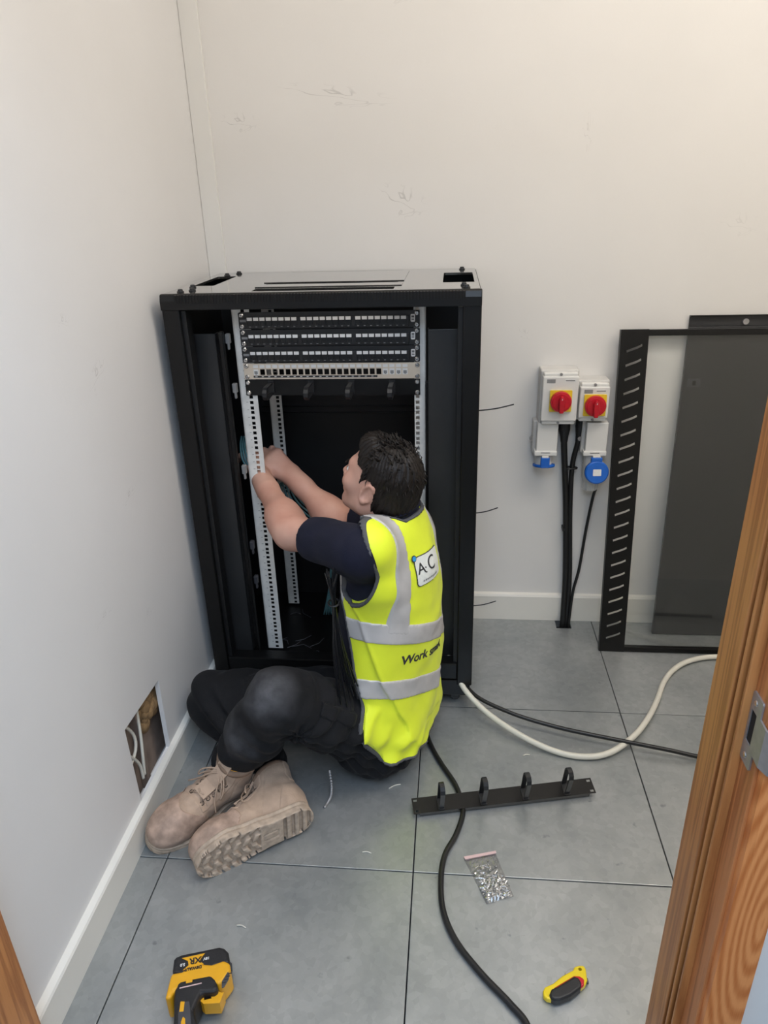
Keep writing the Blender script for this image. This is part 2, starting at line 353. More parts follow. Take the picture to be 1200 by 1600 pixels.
def rrect(w, h, r, n=4, cx=0, cy=0):
    out = []
    for sx, sy, a0 in ((1, 1, 0), (-1, 1, 90), (-1, -1, 180), (1, -1, 270)):
        for i in range(n+1):
            a = R_(a0+90*i/n); out.append((cx+sx*(w/2-r)+r*math.cos(a), cy+sy*(h/2-r)+r*math.sin(a)))
    return out
# ================================================================== the room
XL, YB, YF, XR, ZC = -.685, 1.124, -.45, 2.3, 3.0
# floor: sub-floor + 600 mm steel access tiles
fl = struct('floor', MB().box(XL-.02, -2.6, -.06, XR+.02, YB+.02, -.030), M['subfloor'])
for ix in range(-2, 4):
    for iy in range(-1, 2):
        x0, x1, y0, y1 = ix*.6, ix*.6+.6, iy*.6, iy*.6+.6
        x0, x1, y0, y1 = max(x0, XL), min(x1, XR), max(y0, YF-.14), min(y1, YB)
        if x1-x0 < .02: continue
        g = .0013
        t = obj('floor_tile', MB().box(x0+g, y0+g, -.030, x1-g, y1-g, random.uniform(-.0006, 0)), M['steel'], fl, bevel=0 if (ix, iy) == (0, 1) else .0012)
        if (ix, iy) == (0, 1): cut(t, MB().box(.468, 1.058, -.1, .522, 1.113, .1))
struct('floor_2', MB().box(-1.8, -2.6, -.03, XR, YF-.142, -.001), M['plate'])
# left wall with the hole cut in the plasterboard
lw = struct('wall_left', MB().box(XL-.10, YF-.13, 0, XL, YB+.1, ZC), M['wall_left'])
cut(lw, MB().prism([(.087, .084), (.082, .32), (.29, .307), (.286, .084)], XL-.013, XL+.1, Matrix(((0, 0, 1, 0), (1, 0, 0, 0), (0, 1, 0, 0), (0, 0, 0, 1)))))
cut(lw, MB().box(XL-.085, -.02, .02, XL-.0125, .42, .42))
obj('cavity_back', MB().box(XL-.056, -.02, .02, XL-.052, .42, .42), M['cavity'], lw)
obj('timber_stud', MB().box(XL-.052, .195, .02, XL-.030, .21, .42), M['cavity'], lw, bevel=.002)
wl = MB()
for i in range(60):
    a = random.random()
    wl.sphere((XL-.036+random.uniform(-.01, .008), .255+random.uniform(-.03, .05), .235+random.uniform(-.035, .10)), random.uniform(.012, .024), 8, 6, (.7, 1, 1.2))
obj('mineral_wool', wl, M['wool'], lw, smooth=True, kind='stuff')
for k, pts in enumerate([[(-.03, .10, .33), (-.022, .150, .25), (-.020, .142, .20), (-.03, .098, .165)], [(-.03, .085, .25), (-.022, .12, .20), (-.02, .148, .15), (-.02, .152, .10)], [(-.035, .215, .29), (-.024, .190, .22), (-.02, .172, .16), (-.022, .165, .10)]]):
    obj('wall_cable', MB().tube(smooth_path([(XL+x, y, z) for x, y, z in pts], 6), .0042, 7), M['wcable'], lw, smooth=True)
# back wall, corner batten, skirtings
struct('wall_back', MB().box(XL-.1, YB, -.03, XR+.1, YB+.1, ZC), M['wall_back'])
struct('trim_1', MB().box(XL+.0005, YB-.012, .10, XL+.055, YB, ZC), M['paint'], bevel=.002)
struct('baseboard_back', MB().prism([(0, 0), (-.016, 0), (-.016, .098), (-.012, .105), (0, .108)], XL+.02, XR, Matrix(((0, 0, 1, 0), (1, 0, 0, YB), (0, 1, 0, 0), (0, 0, 0, 1)))), M['gloss_paint'])
struct('baseboard_left', MB().prism([(0, 0), (.017, 0), (.017, .084), (.014, .089), (0, .092)], YF, YB-.016, Matrix(((1, 0, 0, XL), (0, 0, 1, 0), (0, 1, 0, 0), (0, 0, 0, 1)))), M['gloss_paint'])
struct('wall_right', MB().box(XR, YF-.13, -.03, XR+.1, YB+.1, ZC), M['paint'])
cl = struct('ceiling', MB().box(XL-.1, YF-.13, ZC, XR+.1, YB+.1, ZC+.08), M['paint'])
# front wall with the doorway (corridor side is where the camera stands)
JL, JR, YC = -.655, .411, -.568
struct('wall_front', MB().box(JR+.028, YC+.01, -.03, XR, YF, ZC).box(XL, YC+.01, 2.12, JR+.03, YF, ZC), M['paint'])
struct('wall_corridor', MB().box(-1.9, YC+.01, -.03, XL-.1, YC+.09, ZC), M['paint'])
struct('ceiling_2', MB().box(-1.9, -2.7, ZC, XR, YC+.0, ZC+.06), M['paint'])
struct('wall_corridor_2', MB().box(-1.95, -2.75, -.03, XR, -2.7, ZC), M['paint'])
dr = thing('door_1', kind='structure', loc=(JR, YC, 0))
obj('jamb', MB().box(JR, YC, 0, JR+.028, YF, 2.1), M['oak2'], dr, bevel=.0015)
# planted stop on the room side, with two grooves that carry the brown seals
st = MB()
for y0, y1, t in ((-.506, -.450, .013), (-.519, -.514, .013), (-.532, -.527, .011)):
    st.box(JR-t, y0, 0, JR+.001, y1, 2.08)
obj('stop', st, M['oak3'], dr, bevel=.0015)
obj('seal', MB().box(JR-.004, -.5145, 0, JR+.001, -.5055, 2.08), M['seal'], dr)
obj('seal', MB().box(JR-.004, -.5275, 0, JR+.001, -.5185, 2.08), M['seal'], dr)
obj('architrave', MB().prism([(JR+.004, YC+.001), (JR+.004, YC-.012), (JR+.010, YC-.017), (JR+.050, YC-.014), (JR+.054, YC-.008), (JR+.054, YC+.012)], 0, 2.14), M['oak'], dr)
obj('jamb', MB().box(XL-.1, YC, 0, JL, YF+.001, 2.1), M['oak2'], dr, bevel=.0015)
obj('stop', MB().box(JL-.001, -.53, 0, JL+.006, -.452, 2.08), M['oak3'], dr, bevel=.0015)
obj('head', MB().box(JL, YC, 2.08, JR, YF, 2.12), M['oak2'], dr)
# strike plate let into the lining, its lip bent round the corner
sp = MB(); tx = JR-.0012
Tst = Matrix(((0, 0, 1, 0), (1, 0, 0, 0), (0, 1, 0, 0), (0, 0, 0, 1)))
pk = obj('strike_plate', MB().prism(rrect(.026, .092, .003, cx=-.545, cy=.918), tx-.0008, tx+.002, Tst), M['nickel'], dr)
cut(pk, MB().prism(rrect(.013, .042, .001, cx=-.543-ORG['door_1'][1], cy=.921), -.1, .1, Tst))
obj('strike_hole_shade', MB().box(JR-.0008, -.5495, .900, JR+.0006, -.5365, .942), M['hole'], dr)  # dark slab painted as the shade behind the strike opening
lip = [(-.554, 0), (-.575, -.0008), (-.587, .004), (-.595, .014), (-.5935, .015), (-.5855, .0055), (-.574, .0014), (-.554, .002)]
obj('strike_lip', MB().prism([(tx-.0006+d, y) for y, d in lip], .894, .944), M['nickel'], dr)
obj('screw', MB().lathe((tx-.0018, -.543, .954), (tx, -.543, .954), [(0, .0028), (1, .004)], 12), M['screw'], dr)
obj('screw', MB().lathe((tx-.0018, -.543, .883), (tx, -.543, .883), [(0, .0028), (1, .004)], 12), M['screw'], dr)
# ceiling lamps (above the frame); the right-hand one is added to even the light
for q, lb in zip(ROOM_LAMPS, ('long white flush ceiling light panel nearer the left wall', 'added unseen light panel nearer the right wall, evening the light')):
    c = thing('ceiling_light', lb, 'light', (q[0], q[1], ZC), 'ceiling light panels')
    obj('frame', MB().box(q[0]-.61, q[1]-.31, ZC-.018, q[0]+.61, q[1]+.31, ZC), M['pvc'], c, bevel=.003)
    obj('diffuser', MB().box(q[0]-.585, q[1]-.285, ZC-.021, q[0]+.585, q[1]+.285, ZC-.017), M['diffuser'], c)
# ================================================================== the open network rack
X0, X1, Y0, Y1, ZT = -.655, .149, .610, 1.108, 1.248
rk = thing('network_rack', 'tall black open-fronted network rack on castors beside the left wall', 'rack', (-.253, .86, 0))
for x0 in (X0, X1-.045):
    obj('post', MB().box(x0, Y0, .075, x0+.045, Y0+.05, 1.212), M['rack'], rk, bevel=.003)
    obj('post', MB().box(x0, Y1-.045, .075, x0+.045, Y1, 1.212), M['rackin'], rk, bevel=.003)
    e = x0+.045 if x0 < -.3 else x0
    obj('post_lip', MB().box(e-.002 if x0 < -.3 else e-.012, Y0+.012, .12, e+.012 if x0 < -.3 else e+.002, Y0+.05, 1.205), M['rackin'], rk)
# top: plate with cut-outs, front bezel with vent ribs
tp = obj('top_plate', MB().box(X0+.004, Y0+.004, ZT-.006, X1-.004, Y1+.006, ZT), M['racktop'], rk, bevel=.0015)
og = ORG[rk.name]
cb = MB()
def hole(x0, x1, y0, y1, r): cb.prism([(x-og[0], y-og[1]) for x, y in rrect(x1-x0, y1-y0, r, cx=(x0+x1)/2, cy=(y0+y1)/2)], ZT-.05, ZT+.05)
hole(-.624, -.566, .775, 1.005, .004); hole(.052, .134, .758, .992, .004)
hole(-.425, -.066, .775, .800, .012); hole(-.428, -.068, .640, .690, .006); hole(-.42, -.07, 1.078, 1.094, .004)
cut(tp, cb)
obj('fan_cover', MB().box(-.436, .71, ZT, -.052, .765, ZT+.0022).box(-.436, .81, ZT, -.052, 1.07, ZT+.0022), M['racktop'], rk, bevel=.001)
obj('top_skirt', MB().box(X0+.002, Y0+.02, 1.195, X0+.006, Y1, ZT-.003).box(X1-.006, Y0+.02, 1.195, X1-.002, Y1, ZT-.003).box(X0+.004, Y1-.004, 1.195, X1-.004, Y1, ZT-.003), M['rackin'], rk)
bz = obj('bezel', MB().prism([(Y0-.006, 1.209), (Y0-.006, 1.231), (Y0-.001, ZT-.002), (Y0+.004, ZT), (Y0+.012, ZT), (Y0+.022, ZT-.006), (Y0+.022, 1.209)], X0, X1, Matrix(((0, 0, 1, 0), (1, 0, 0, 0), (0, 1, 0, 0), (0, 0, 0, 1)))), M['rack'], rk, bevel=.002)
obj('vent_shade_strip', MB().box(X0+.04, Y0-.0070, 1.2275, X1-.04, Y0+.0, ZT-.0030), M['hole'], rk)  # dark strip painting the shade between the vent ribs
vr = MB()
for i in range(91):
    x = X0+.042+i*.00798; vr.box(x-.0020, Y0-.0085, 1.227, x+.0020, Y0+.0, ZT-.0025)
obj('vent_ribs', vr, M['rack'], rk, kind='stuff')
for x, y in ((-.578, 1.073), (.105, 1.076), (.106, .685), (-.612, .645), (-.589, .668), (-.600, 1.02), (.112, .64), (-.612, .74)):
    obj('top_bolt', MB().lathe((x, y, ZT), (x, y, ZT+.008), [(0, .009), (.35, .009), (.36, .007), (.9, .006), (1, .004)], 12), M['black_plastic'], rk, smooth=False)
# sides, rear, base
obj('side_panel', MB().box(X0+.004, Y0+.045, .085, X0+.009, Y1-.01, 1.20), M['rackin'], rk)
obj('side_panel', MB().box(X1-.009, Y0+.045, .085, X1-.004, Y1-.01, 1.20), M['rackin'], rk)
obj('rear_panel', MB().box(X0+.03, Y1-.012, .085, X1-.03, Y1-.006, 1.20), M['rackin'], rk)
for z in (.80, .822): obj('rear_rib', MB().box(X0+.1, Y1-.017, z-.002, X1-.1, Y1-.011, z+.002), M['rack'], rk, bevel=.001)
obj('rear_rib', MB().box(X0+.1, Y1-.022, .40, X1-.1, Y1-.011, .46), M['rack'], rk, bevel=.002)
obj('base_plate', MB().box(X0+.01, Y0+.04, .100, X1-.01, Y1-.01, .106), M['rack'], rk)
obj('base_bar', MB().box(X0+.045, Y0+.004, .095, X1-.045, Y0+.05, .150), M['rack'], rk, bevel=.003)
obj('kick_bar', MB().box(X0+.01, Y0+.004, .034, X1-.005, Y0+.05, .090), M['rack'], rk, bevel=.003)
obj('kick_bar', MB().box(X0+.01, Y1-.05, .034, X1-.005, Y1-.005, .090), M['rackin'], rk, bevel=.003)
for x in (X0+.06, X1-.05):
    for y in (Y0+.035, Y1-.05):
        c = obj('castor', MB().box(x-.014, y-.018, .012, x+.014, y+.018, .036), M['black_plastic'], rk, bevel=.003)
        obj('wheel', MB().lathe((x-.010, y, .0185), (x+.010, y, .0185), [(0, .014), (.15, .0185), (.85, .0185), (1, .014)], 18), M['black_plastic'], c)
# vertical infill plates either side of the rails, each with a latch
def infill(x0, x1, y, z0, z1, lx):
    p = obj('infill_plate', MB().box(x0, y, z0, x1, y+.003, z1).box(x0, y, z0, x0+.003, y+.03, z1).box(x1-.003, y, z0, x1, y+.03, z1), M['plate'], rk, bevel=.001)
    obj('latch', MB().prism(rrect(.016, .038, .002, cx=lx, cy=z1-.075), 0, .003, Matrix(((1, 0, 0, 0), (0, 0, -1, y), (0, 1, 0, 0), (0, 0, 0, 1)))), M['black_plastic'], p, bevel=.0008)
infill(-.635, -.550, .69, .125, 1.135, -.625); infill(.014, .112, .69, .12, 1.140, .098)
obj('infill_rim', MB().box(-.540, .68, .125, -.528, .70, 1.14), M['rack'], rk, bevel=.002)
obj('infill_rim', MB().box(-.006+.014, .70, .12, .014, .72, 1.0), M['rack'], rk)
for x, z in ((-.522, 1.12), (-.518, .985), (-.518, .745), (-.520, .50), (-.520, .38)):
    obj('cable_clip', MB().box(x-.006, .70, z-.014, x+.006, .716, z+.012).box(x-.002, .70, z-.03, x+.004, .71, z-.01), M['tool_grey'] if z < .7 else M['grey_print'], rk, bevel=.002)
# 19 inch rails: real square holes left between rungs
def rail(xa, xb, hx, y, z0, z1, side):
    mb = MB(); t = .0022; hw = .0050
    mb.box(xa, y, z0, hx-hw, y+t, z1); mb.box(hx+hw, y, z0, xb, y+t, z1)
    z = z0; k = 0; sp_ = (.0159, .0159, .0127)
    zc = z0+.0064
    lo = z0
    while zc < z1-.006:
        mb.box(hx-hw, y, lo, hx+hw, y+t, zc-.0047); lo = zc+.0047; zc += sp_[k % 3]; k += 1
    mb.box(hx-hw, y, lo, hx+hw, y+t, z1)
    o_ = xa if side < 0 else xb
    mb.box(o_-t/2, y, z0, o_+t/2, y+.035, z1)
    return obj('mounting_rail', mb, M['zinc'], rk)
rail(-.508, -.461, -.4795, .722, .115, 1.205, -1); rail(-.023, .007, -.0145, .722, .115, 1.205, 1)
rail(-.500, -.462, -.4745, 1.0, .115, 1.205, -1); rail(-.035, -.004, -.0145, 1.0, .115, 1.205, 1)
# numbers printed between the rail holes
npn = MB()
for i in range(46):
    z = .14+i*.0222
    npn.box(-.494, .7215, z, -.489, .7221, z+.0012)
obj('rail_marks', npn, M['grey_print'], rk, kind='stuff')
of = MB()
for i in range(22):
    x, y, a, l = random.uniform(-.47, -.1), random.uniform(.70, .98), random.uniform(0, 6.28), random.uniform(.02, .07)
    of.tube([(x, y, .1075), (x+math.cos(a)*l*.5, y+math.sin(a)*l*.5, .111), (x+math.cos(a+.4)*l, y+math.sin(a+.4)*l, .1075)], .0012, 5)
o_ = obj('cable_offcuts', of, M['tool_grey']); o_['kind'] = 'stuff'; o_['label'] = 'loose black and grey cable trimmings scattered on the rack base'

# ------------------------------------------------------------------ patch panels
PX0, PW, PY = -.4905, .4835, .7165
def screw_at(p, x, z, y):
    s = obj('screw', MB().lathe((x, y, z), (x, y-.004, z), [(0, .0062), (.5, .0062), (1, .0040)], 12), M['screw'], p)
    obj('screw_slot', MB().box(x-.0032, y-.0044, z-.0007, x+.0032, y-.0038, z+.0007).box(x-.0007, y-.0044, z-.0032, x+.0007, y-.0038, z+.0032), M['dark_print'], s)
GX = [.026+i*.0171 for i in range(8)]+[.1705+i*.0171 for i in range(8)]+[.3160+i*.0171 for i in range(8)]
def black_panel(z1):
    z0 = z1-.0432
    p = thing('patch_panel', None, 'patch panel', (PX0+PW/2, PY, z0), 'black patch panels in the rack')
    obj('face_plate', MB().prism(rrect(PW, .0432, .003, cx=PX0+PW/2, cy=(z0+z1)/2), 0, .0035, Matrix(((1, 0, 0, 0), (0, 0, 1, PY), (0, 1, 0, 0), (0, 0, 0, 1)))), M['black_plastic'], p)
    obj('port_strip', MB().box(PX0+.022, PY-.007, z0+.004, PX0+.455, PY+.02, z1-.012), M['black_plastic'], p, bevel=.001)
    pm = MB()   # one jack: frame round a stepped cavity
    for a in ((-.0078, 0, -.0072, -.0062, -.0015, .0072), (.0062, 0, -.0072, .0078, -.0015, .0072), (-.0062, 0, .0052, .0062, -.0015, .0072), (-.0062, 0, -.0072, -.003, -.0015, -.0052), (.003, 0, -.0072, .0062, -.0015, -.0052)): pm.box(*a)
    pm.box(-.0062, .0, -.0052, .0062, -.0003, .0052)
    lm = MB().box(-.0068, 0, -.0042, .0068, -.0016, .0042)
    pme, lme = pm.mesh('port'), lm.mesh('port_label')
    pme.materials.append(M['port']); lme.materials.append(M['white_label'])
    for gx in GX:
        lx = gx-PW/2+.006
        link('port', pme, None, p, loc=(lx, -.007, .0165)); link('port_label', lme, None, p, loc=(lx, -.007, .0268))
    nm = MB()
    for gx in GX: nm.box(PX0+gx+.0035, PY-.0075, z0+.0058, PX0+gx+.0085, PY-.0069, z0+.0074)
    obj('port_numbers', nm, M['grey_print'], p, kind='stuff')
    obj('name_plate', MB().box(PX0+.004, PY-.0015, z0+.0185, PX0+.021, PY, z0+.0245), M['grey_print'], p)
    bx = PX0+.4655
    b = obj('panel_badge', MB().prism(rrect(.0115, .020, .003, cx=bx, cy=z0+.0235), -.0008, .0, Matrix(((1, 0, 0, 0), (0, 0, 1, PY), (0, 1, 0, 0), (0, 0, 0, 1)))), M['white_label'], p)
    obj('badge_print', MB().box(bx-.0035, PY-.0012, z0+.026, bx+.0035, PY-.0007, z0+.0295).box(bx-.0035, PY-.0012, z0+.0225, bx+.0035, PY-.0007, z0+.024).box(bx-.0035, PY-.0012, z0+.0185, bx+.0035, PY-.0007, z0+.0205), M['dark_print'], b)
    for x in (PX0+.0085, PX0+PW-.0075):
        for z in (z0+.007, z1-.007): screw_at(p, x, z, PY)
    return p
PZ = [1.185, 1.1395, 1.0945]
pp = black_panel(PZ[0]); pp['label'] = 'topmost black patch panel with white port labels, under the rack top'
for i, txt in ((1, 'middle one of the three black patch panels with white port labels'), (2, 'lowest black patch panel, directly above the pale metal one')):
    q = clone(pp); q.location.z += PZ[i]-PZ[0]; q['label'] = txt
# pale metal keystone panel
z1 = 1.0490; z0 = z1-.0432
kp = tag(thing('keystone_panel', None, None, (PX0+PW/2, PY, z0)), 'pale metal keystone panel with rows of empty square openings', 'patch panel')
KX = [PX0+.034+i*.0178 for i in range(24)]
mb = MB(); y0_, y1_ = PY, PY+.002
mb.box(PX0, y0_, z0, PX0+PW, y1_, z0+.0115).box(PX0, y0_, z0+.0275, PX0+PW, y1_, z1)
xs = [PX0]+[x for k in KX for x in (k-.0066, k+.0066)]+[PX0+PW]
for i in range(0, len(xs), 2): mb.box(xs[i], y0_, z0+.0115, xs[i+1], y1_, z0+.0275)
obj('face_plate', mb, M['champagne'], kp)
obj('label_strip', MB().box(PX0+.026, PY-.0010, z0+.0045, PX0+.368, PY, z0+.0095), M['dark_print'], kp)
nm = MB()
for k in KX[:19]: nm.box(k-.003, PY-.0014, z0+.0062, k+.003, PY-.0009, z0+.0078)
obj('strip_numbers', nm, M['white_label'], kp, kind='stuff')
lw_ = MB().box(-.0068, -.0012, -.004, .0068, 0, .004).mesh('label_window'); lw_.materials.append(M['white_label'])
jm = MB().box(-.0066, -.001, -.008, .0066, .012, .008).mesh('keystone_jack'); jm.materials.append(M['white_label'])
jc = MB().box(-.0045, -.0016, -.005, .0045, -.0005, .003).box(-.002, -.0016, -.0065, .002, -.0005, -.005).mesh('jack_socket'); jc.materials.append(M['grey_print'])
for i, k in enumerate(KX):
    link('label_window', lw_, None, kp, loc=(k-PX0-PW/2, 0, .0352))
    if i == 0 or i > 19:
        j = link('keystone_jack', jm, None, kp, loc=(k-PX0-PW/2, 0, .0195)); link('jack_socket', jc, None, j)
for x in (PX0+.0085, PX0+PW-.0075):
    for z in (z0+.007, z1-.007): screw_at(kp, x, z, PY)
# ------------------------------------------------------------------ cable managers (one bolted in the rack, one on the floor)
def cable_manager(label):
    """local: x along the bar, z its height, rings stand out along -y"""
    r = tag(thing('cable_manager', None, None, (0, 0, 0)), label, 'cable manager', 'black ringed cable managers')
    pl = MB(); 
    pl.prism([(.0165, 0), (.0165, .0435), (.467, .0435), (.467, 0)], 0, .0016, Matrix(((1, 0, 0, 0), (0, 0, 1, 0), (0, 1, 0, 0), (0, 0, 0, 1))))
    for xa, xb, s in ((0, .0165, 1), (.467, .4835, -1)):      # ears with open slots
        pl.box(xa, 0, 0, xb, .0016, .004).box(xa, 0, .0105, xb, .0016, .033).box(xa, 0, .0395, xb, .0016, .0435)
        c0, c1 = (xa, xa+.004) if s > 0 else (xb-.004, xb); pl.box(c0, 0, .004, c1, .0016, .0105).box(c0, 0, .033, c1, .0016, .0395)
        c0, c1 = (xb-.003, xb) if s > 0 else (xa, xa+.003); pl.box(c0, 0, .004, c1, .0016, .0105).box(c0, 0, .033, c1, .0016, .0395)
    obj('bar', pl, M['rack'], r)
    obj('flange', MB().box(.0165, .0016, 0, .467, .014, .0016), M['rack'], r); obj('flange', MB().box(.0165, .0016, .0419, .467, .014, .0435), M['rack'], r)
    prof = [(0, .006), (-.066, .004), (-.077, .008), (-.083, .016), (-.083, .027), (-.077, .035), (-.066, .039), (0, .037)]
    inn = [(-.0, .034), (-.065, .036), (-.074, .033), (-.0795, .026), (-.0795, .017), (-.074, .010), (-.065, .007), (0, .009)]
    rm = MB()
    n = len(prof); vs = [(x, y, z) for x in (-.006, .006) for y, z in prof+inn]; fs = []
    for i in range(n-1):
        j = 2*n-1-i; fs.append((i, i+1, j-1, j)); fs.append((2*n+j, 2*n+j-1, 2*n+i+1, 2*n+i))
    for i in range(2*n): k = (i+1) % (2*n); fs.append((k, i, 2*n+i, 2*n+k))
    rm.add(vs, fs); rme = rm.mesh('ring'); rme.materials.append(M['black_plastic'])
    bs = MB().box(-.008, -.0025, .002, .008, 0, .0415).mesh('ring_base'); bs.materials.append(M['black_plastic'])
    for x in (.073, .184, .296, .407):
        g = link('ring', rme, None, r, loc=(x, 0, 0)); link('ring_base', bs, None, g)
    return r
cm = cable_manager('black cable manager with four rings lying on the steel floor')
c2 = clone(cm); c2['label'] = 'black cable manager bolted in the rack below the pale metal panel'
c2.location = (PX0, PY, .9605)
for x in (PX0+.0085, PX0+PW-.0075):
    for z in (.0075, .036): 
        s = link('screw', MB().lathe((x-PX0, -.001, z), (x-PX0, -.005, z), [(0, .0062), (.5, .0062), (1, .004)], 12).mesh('screw'), M['screw'], c2)
dx, dy = .458+.006, .262-.163; L_ = math.hypot(dx, dy)
ax = Vector((dx/L_, dy/L_, 0)); tilt = R_(14)
nrm = Vector((0, 0, 1))*math.cos(tilt)+Vector((ax.y, -ax.x, 0))*math.sin(tilt)     # ring direction (-y local)
hz = ax.cross(-nrm)                                                             # local z = x × y
cm.matrix_world = Matrix(((ax.x, -nrm.x, hz.x, -.006), (ax.y, -nrm.y, hz.y, .158), (ax.z, -nrm.z, hz.z, .0150), (0, 0, 0, 1)))
# ================================================================== sockets and isolators on the back wall
def isolator(x0, x1, z0, z1, kx, kz, label, top):
    d = .094
    s = tag(thing('isolator_switch', None, None, ((x0+x1)/2, YB, z0)), label, 'switch', 'rotary isolators on the back wall')
    yf = YB-d
    obj('housing', MB().box(x0-.004, yf+.03, z0-.002, x1+.004, YB, z1+.004), M['pvc2'], s, bevel=.005, seg=3)
    obj('cover', MB().box(x0, yf, z0+.012, x1, yf+.04, z1-.010).box(x0+.003, yf+.006, z0, x1-.003, yf+.03, z1), M['pvc'], s, bevel=.004, seg=3)
    T = Matrix(((1, 0, 0, 0), (0, 0, -1, yf), (0, 1, 0, 0), (0, 0, 0, 1)))
    obj('yellow_plate', MB().prism(rrect(.068, .068, .003, cx=kx, cy=kz), 0, .006, T), M['yellow'], s)
    k = obj('rotary_knob', MB().lathe((kx, yf-.006, kz), (kx, yf-.030, kz), [(0, .0325), (.5, .0325), (.62, .031), (.65, .027), (.7, .026)], 32), M['red'], s, smooth=False)
    obj('knob_grip', MB().prism([(kx-.0065, kz-.031), (kx+.0065, kz-.031), (kx+.0085, kz+.010), (kx+.004, kz+.021), (kx-.004, kz+.021), (kx-.0085, kz+.010)], .018, .040, T), M['red'], k, bevel=.003)
    obj('knob_mark', MB().prism([(kx-.0015, kz+.012), (kx+.0015, kz+.012), (kx, kz+.018)], .0399, .0404, T), M['white_label'], k)
    for z in (z1-.004, z0+.006): obj('cover_screw', MB().cyl(((x0+x1)/2, yf+.008, z), ((x0+x1)/2, yf+.002, z), .0042, 12), M['grey_print'], s)
    obj('maker_print', MB().prism([(x0+.012, z1-.030), (x0+.038, z1-.030), (x0+.038, z1-.018), (x0+.012, z1-.018)], 0, .0005, T), M['grey_print'], s)
    t = obj('rating_label', MB().prism([(x1-.043, z1-.027), (x1-.010, z1-.027), (x1-.010, z1-.018), (x1-.043, z1-.018)], 0, .0006, T), M['white_label'], s)
    obj('rating_print', MB().prism([(x1-.041, z1-.0235), (x1-.013, z1-.0235), (x1-.013, z1-.0215), (x1-.041, z1-.0215)], .0006, .0009, T), M['dark_print'], t)
isolator(.360, .470, .777, .942, .417, .856, 'taller left-hand rotary isolator with red knob on the back wall', 1)
isolator(.476, .566, .787, .909, .523, .842, 'smaller right-hand rotary isolator with red knob beside the louvred door', 0)
def socket(x0, x1, z0, z1, label, plugged):
    d = .075; yf = YB-d; cx = (x0+x1)/2
    s = tag(thing('wall_socket', None, None, (cx, YB, z0)), label, 'socket', 'blue industrial sockets on the back wall')
    obj('housing', MB().box(x0, yf+.028, z0, x1, YB, z1), M['pvc2'], s, bevel=.004)
    obj('cover', MB().box(x0+.010, yf, z0, x1-.001, yf+.04, z1).box(x0+.004, yf-.006, z0, x1, yf+.03, z0+.016), M['pvc'], s, bevel=.003)
    obj('label_print', MB().box(cx-.014, yf-.0066, z0+.010, cx+.016, yf-.006, z0+.0118), M['dark_print'], s)
    obj('side_screw', MB().cyl((x0-.002, yf+.045, z0+.045), (x0-.002, yf+.036, z0+.045), .0075, 12), M['nickel'], s)
    obj('collar', MB().lathe((cx, yf+.032, z0), (cx, yf+.022, z0-.040), [(0, .030), (1, .027)], 28), M['pvc2'], s)
    T = Matrix(((1, 0, 0, 0), (0, 0, -1, yf-.006), (0, 1, 0, 0), (0, 0, 0, 1)))
    if not plugged:
        cp = obj('blue_cap', MB().lathe((cx+.002, yf+.022, z0-.037), (cx+.002, yf+.020, z0-.046), [(0, .036), (.6, .0365), (1, .034)], 32), M['blue'], s)
        obj('hinge', MB().box(cx-.013, yf-.014, z0-.040, cx+.016, yf-.002, z0-.004), M['blue'], cp, bevel=.003)
        obj('hinge_block', MB().box(cx-.009, yf-.012, z0-.010, cx+.012, yf-.002, z0-.000), M['pvc'], s, bevel=.001)
    else:
        c0 = Vector((cx+.010, yf-.010, z0-.052)); n_ = Vector((.05, -1, .18)).normalized()
        cp = obj('blue_cap', MB().lathe(c0+n_*.0, c0+n_*.016, [(0, .037), (.1, .038), (.8, .038), (1, .034)], 36), M['blue'], s)
        obj('hinge', MB().box(cx-.010, yf-.018, z0-.035, cx+.026, yf-.004, z0-.002), M['blue'], cp, bevel=.003)
        obj('hinge_block', MB().box(cx-.004, yf-.014, z0-.006, cx+.020, yf-.002, z0+.002), M['pvc'], s, bevel=.001)
        e = n_; T2 = frameT(c0+e*.0162, (1, .05, 0), Vector((0, .18, 1)))
        lb = obj('cap_label', MB().prism(rrect(.026, .022, .002), 0, .0006, T2), M['white_label'], cp)
        pl = MB().lathe((cx, yf+.028, z0-.034), (cx+.004, yf+.030, z0-.130), [(0, .029), (.55, .029), (.6, .026), (.95, .024), (1, .019)], 20)
        obj('plug_body', pl, M['pvc2'], s)
        rb = MB()
        for i in range(12):
            a = 2*math.pi*i/12; rb.box(-.0016, .0235, -.125, .0016, .0275, -.095, Matrix.Translation((cx+.003, yf+.030, z0)) @ Matrix.Rotation(a, 4, 'Z'))
        obj('plug_ribs', rb, M['pvc2'], s)
    return s
socket(.344, .421, .668, .777, 'left blue-capped white wall socket with nothing plugged in', False)
socket(.500, .578, .668, .778, 'right white wall socket with blue flap and a plug in it', True)
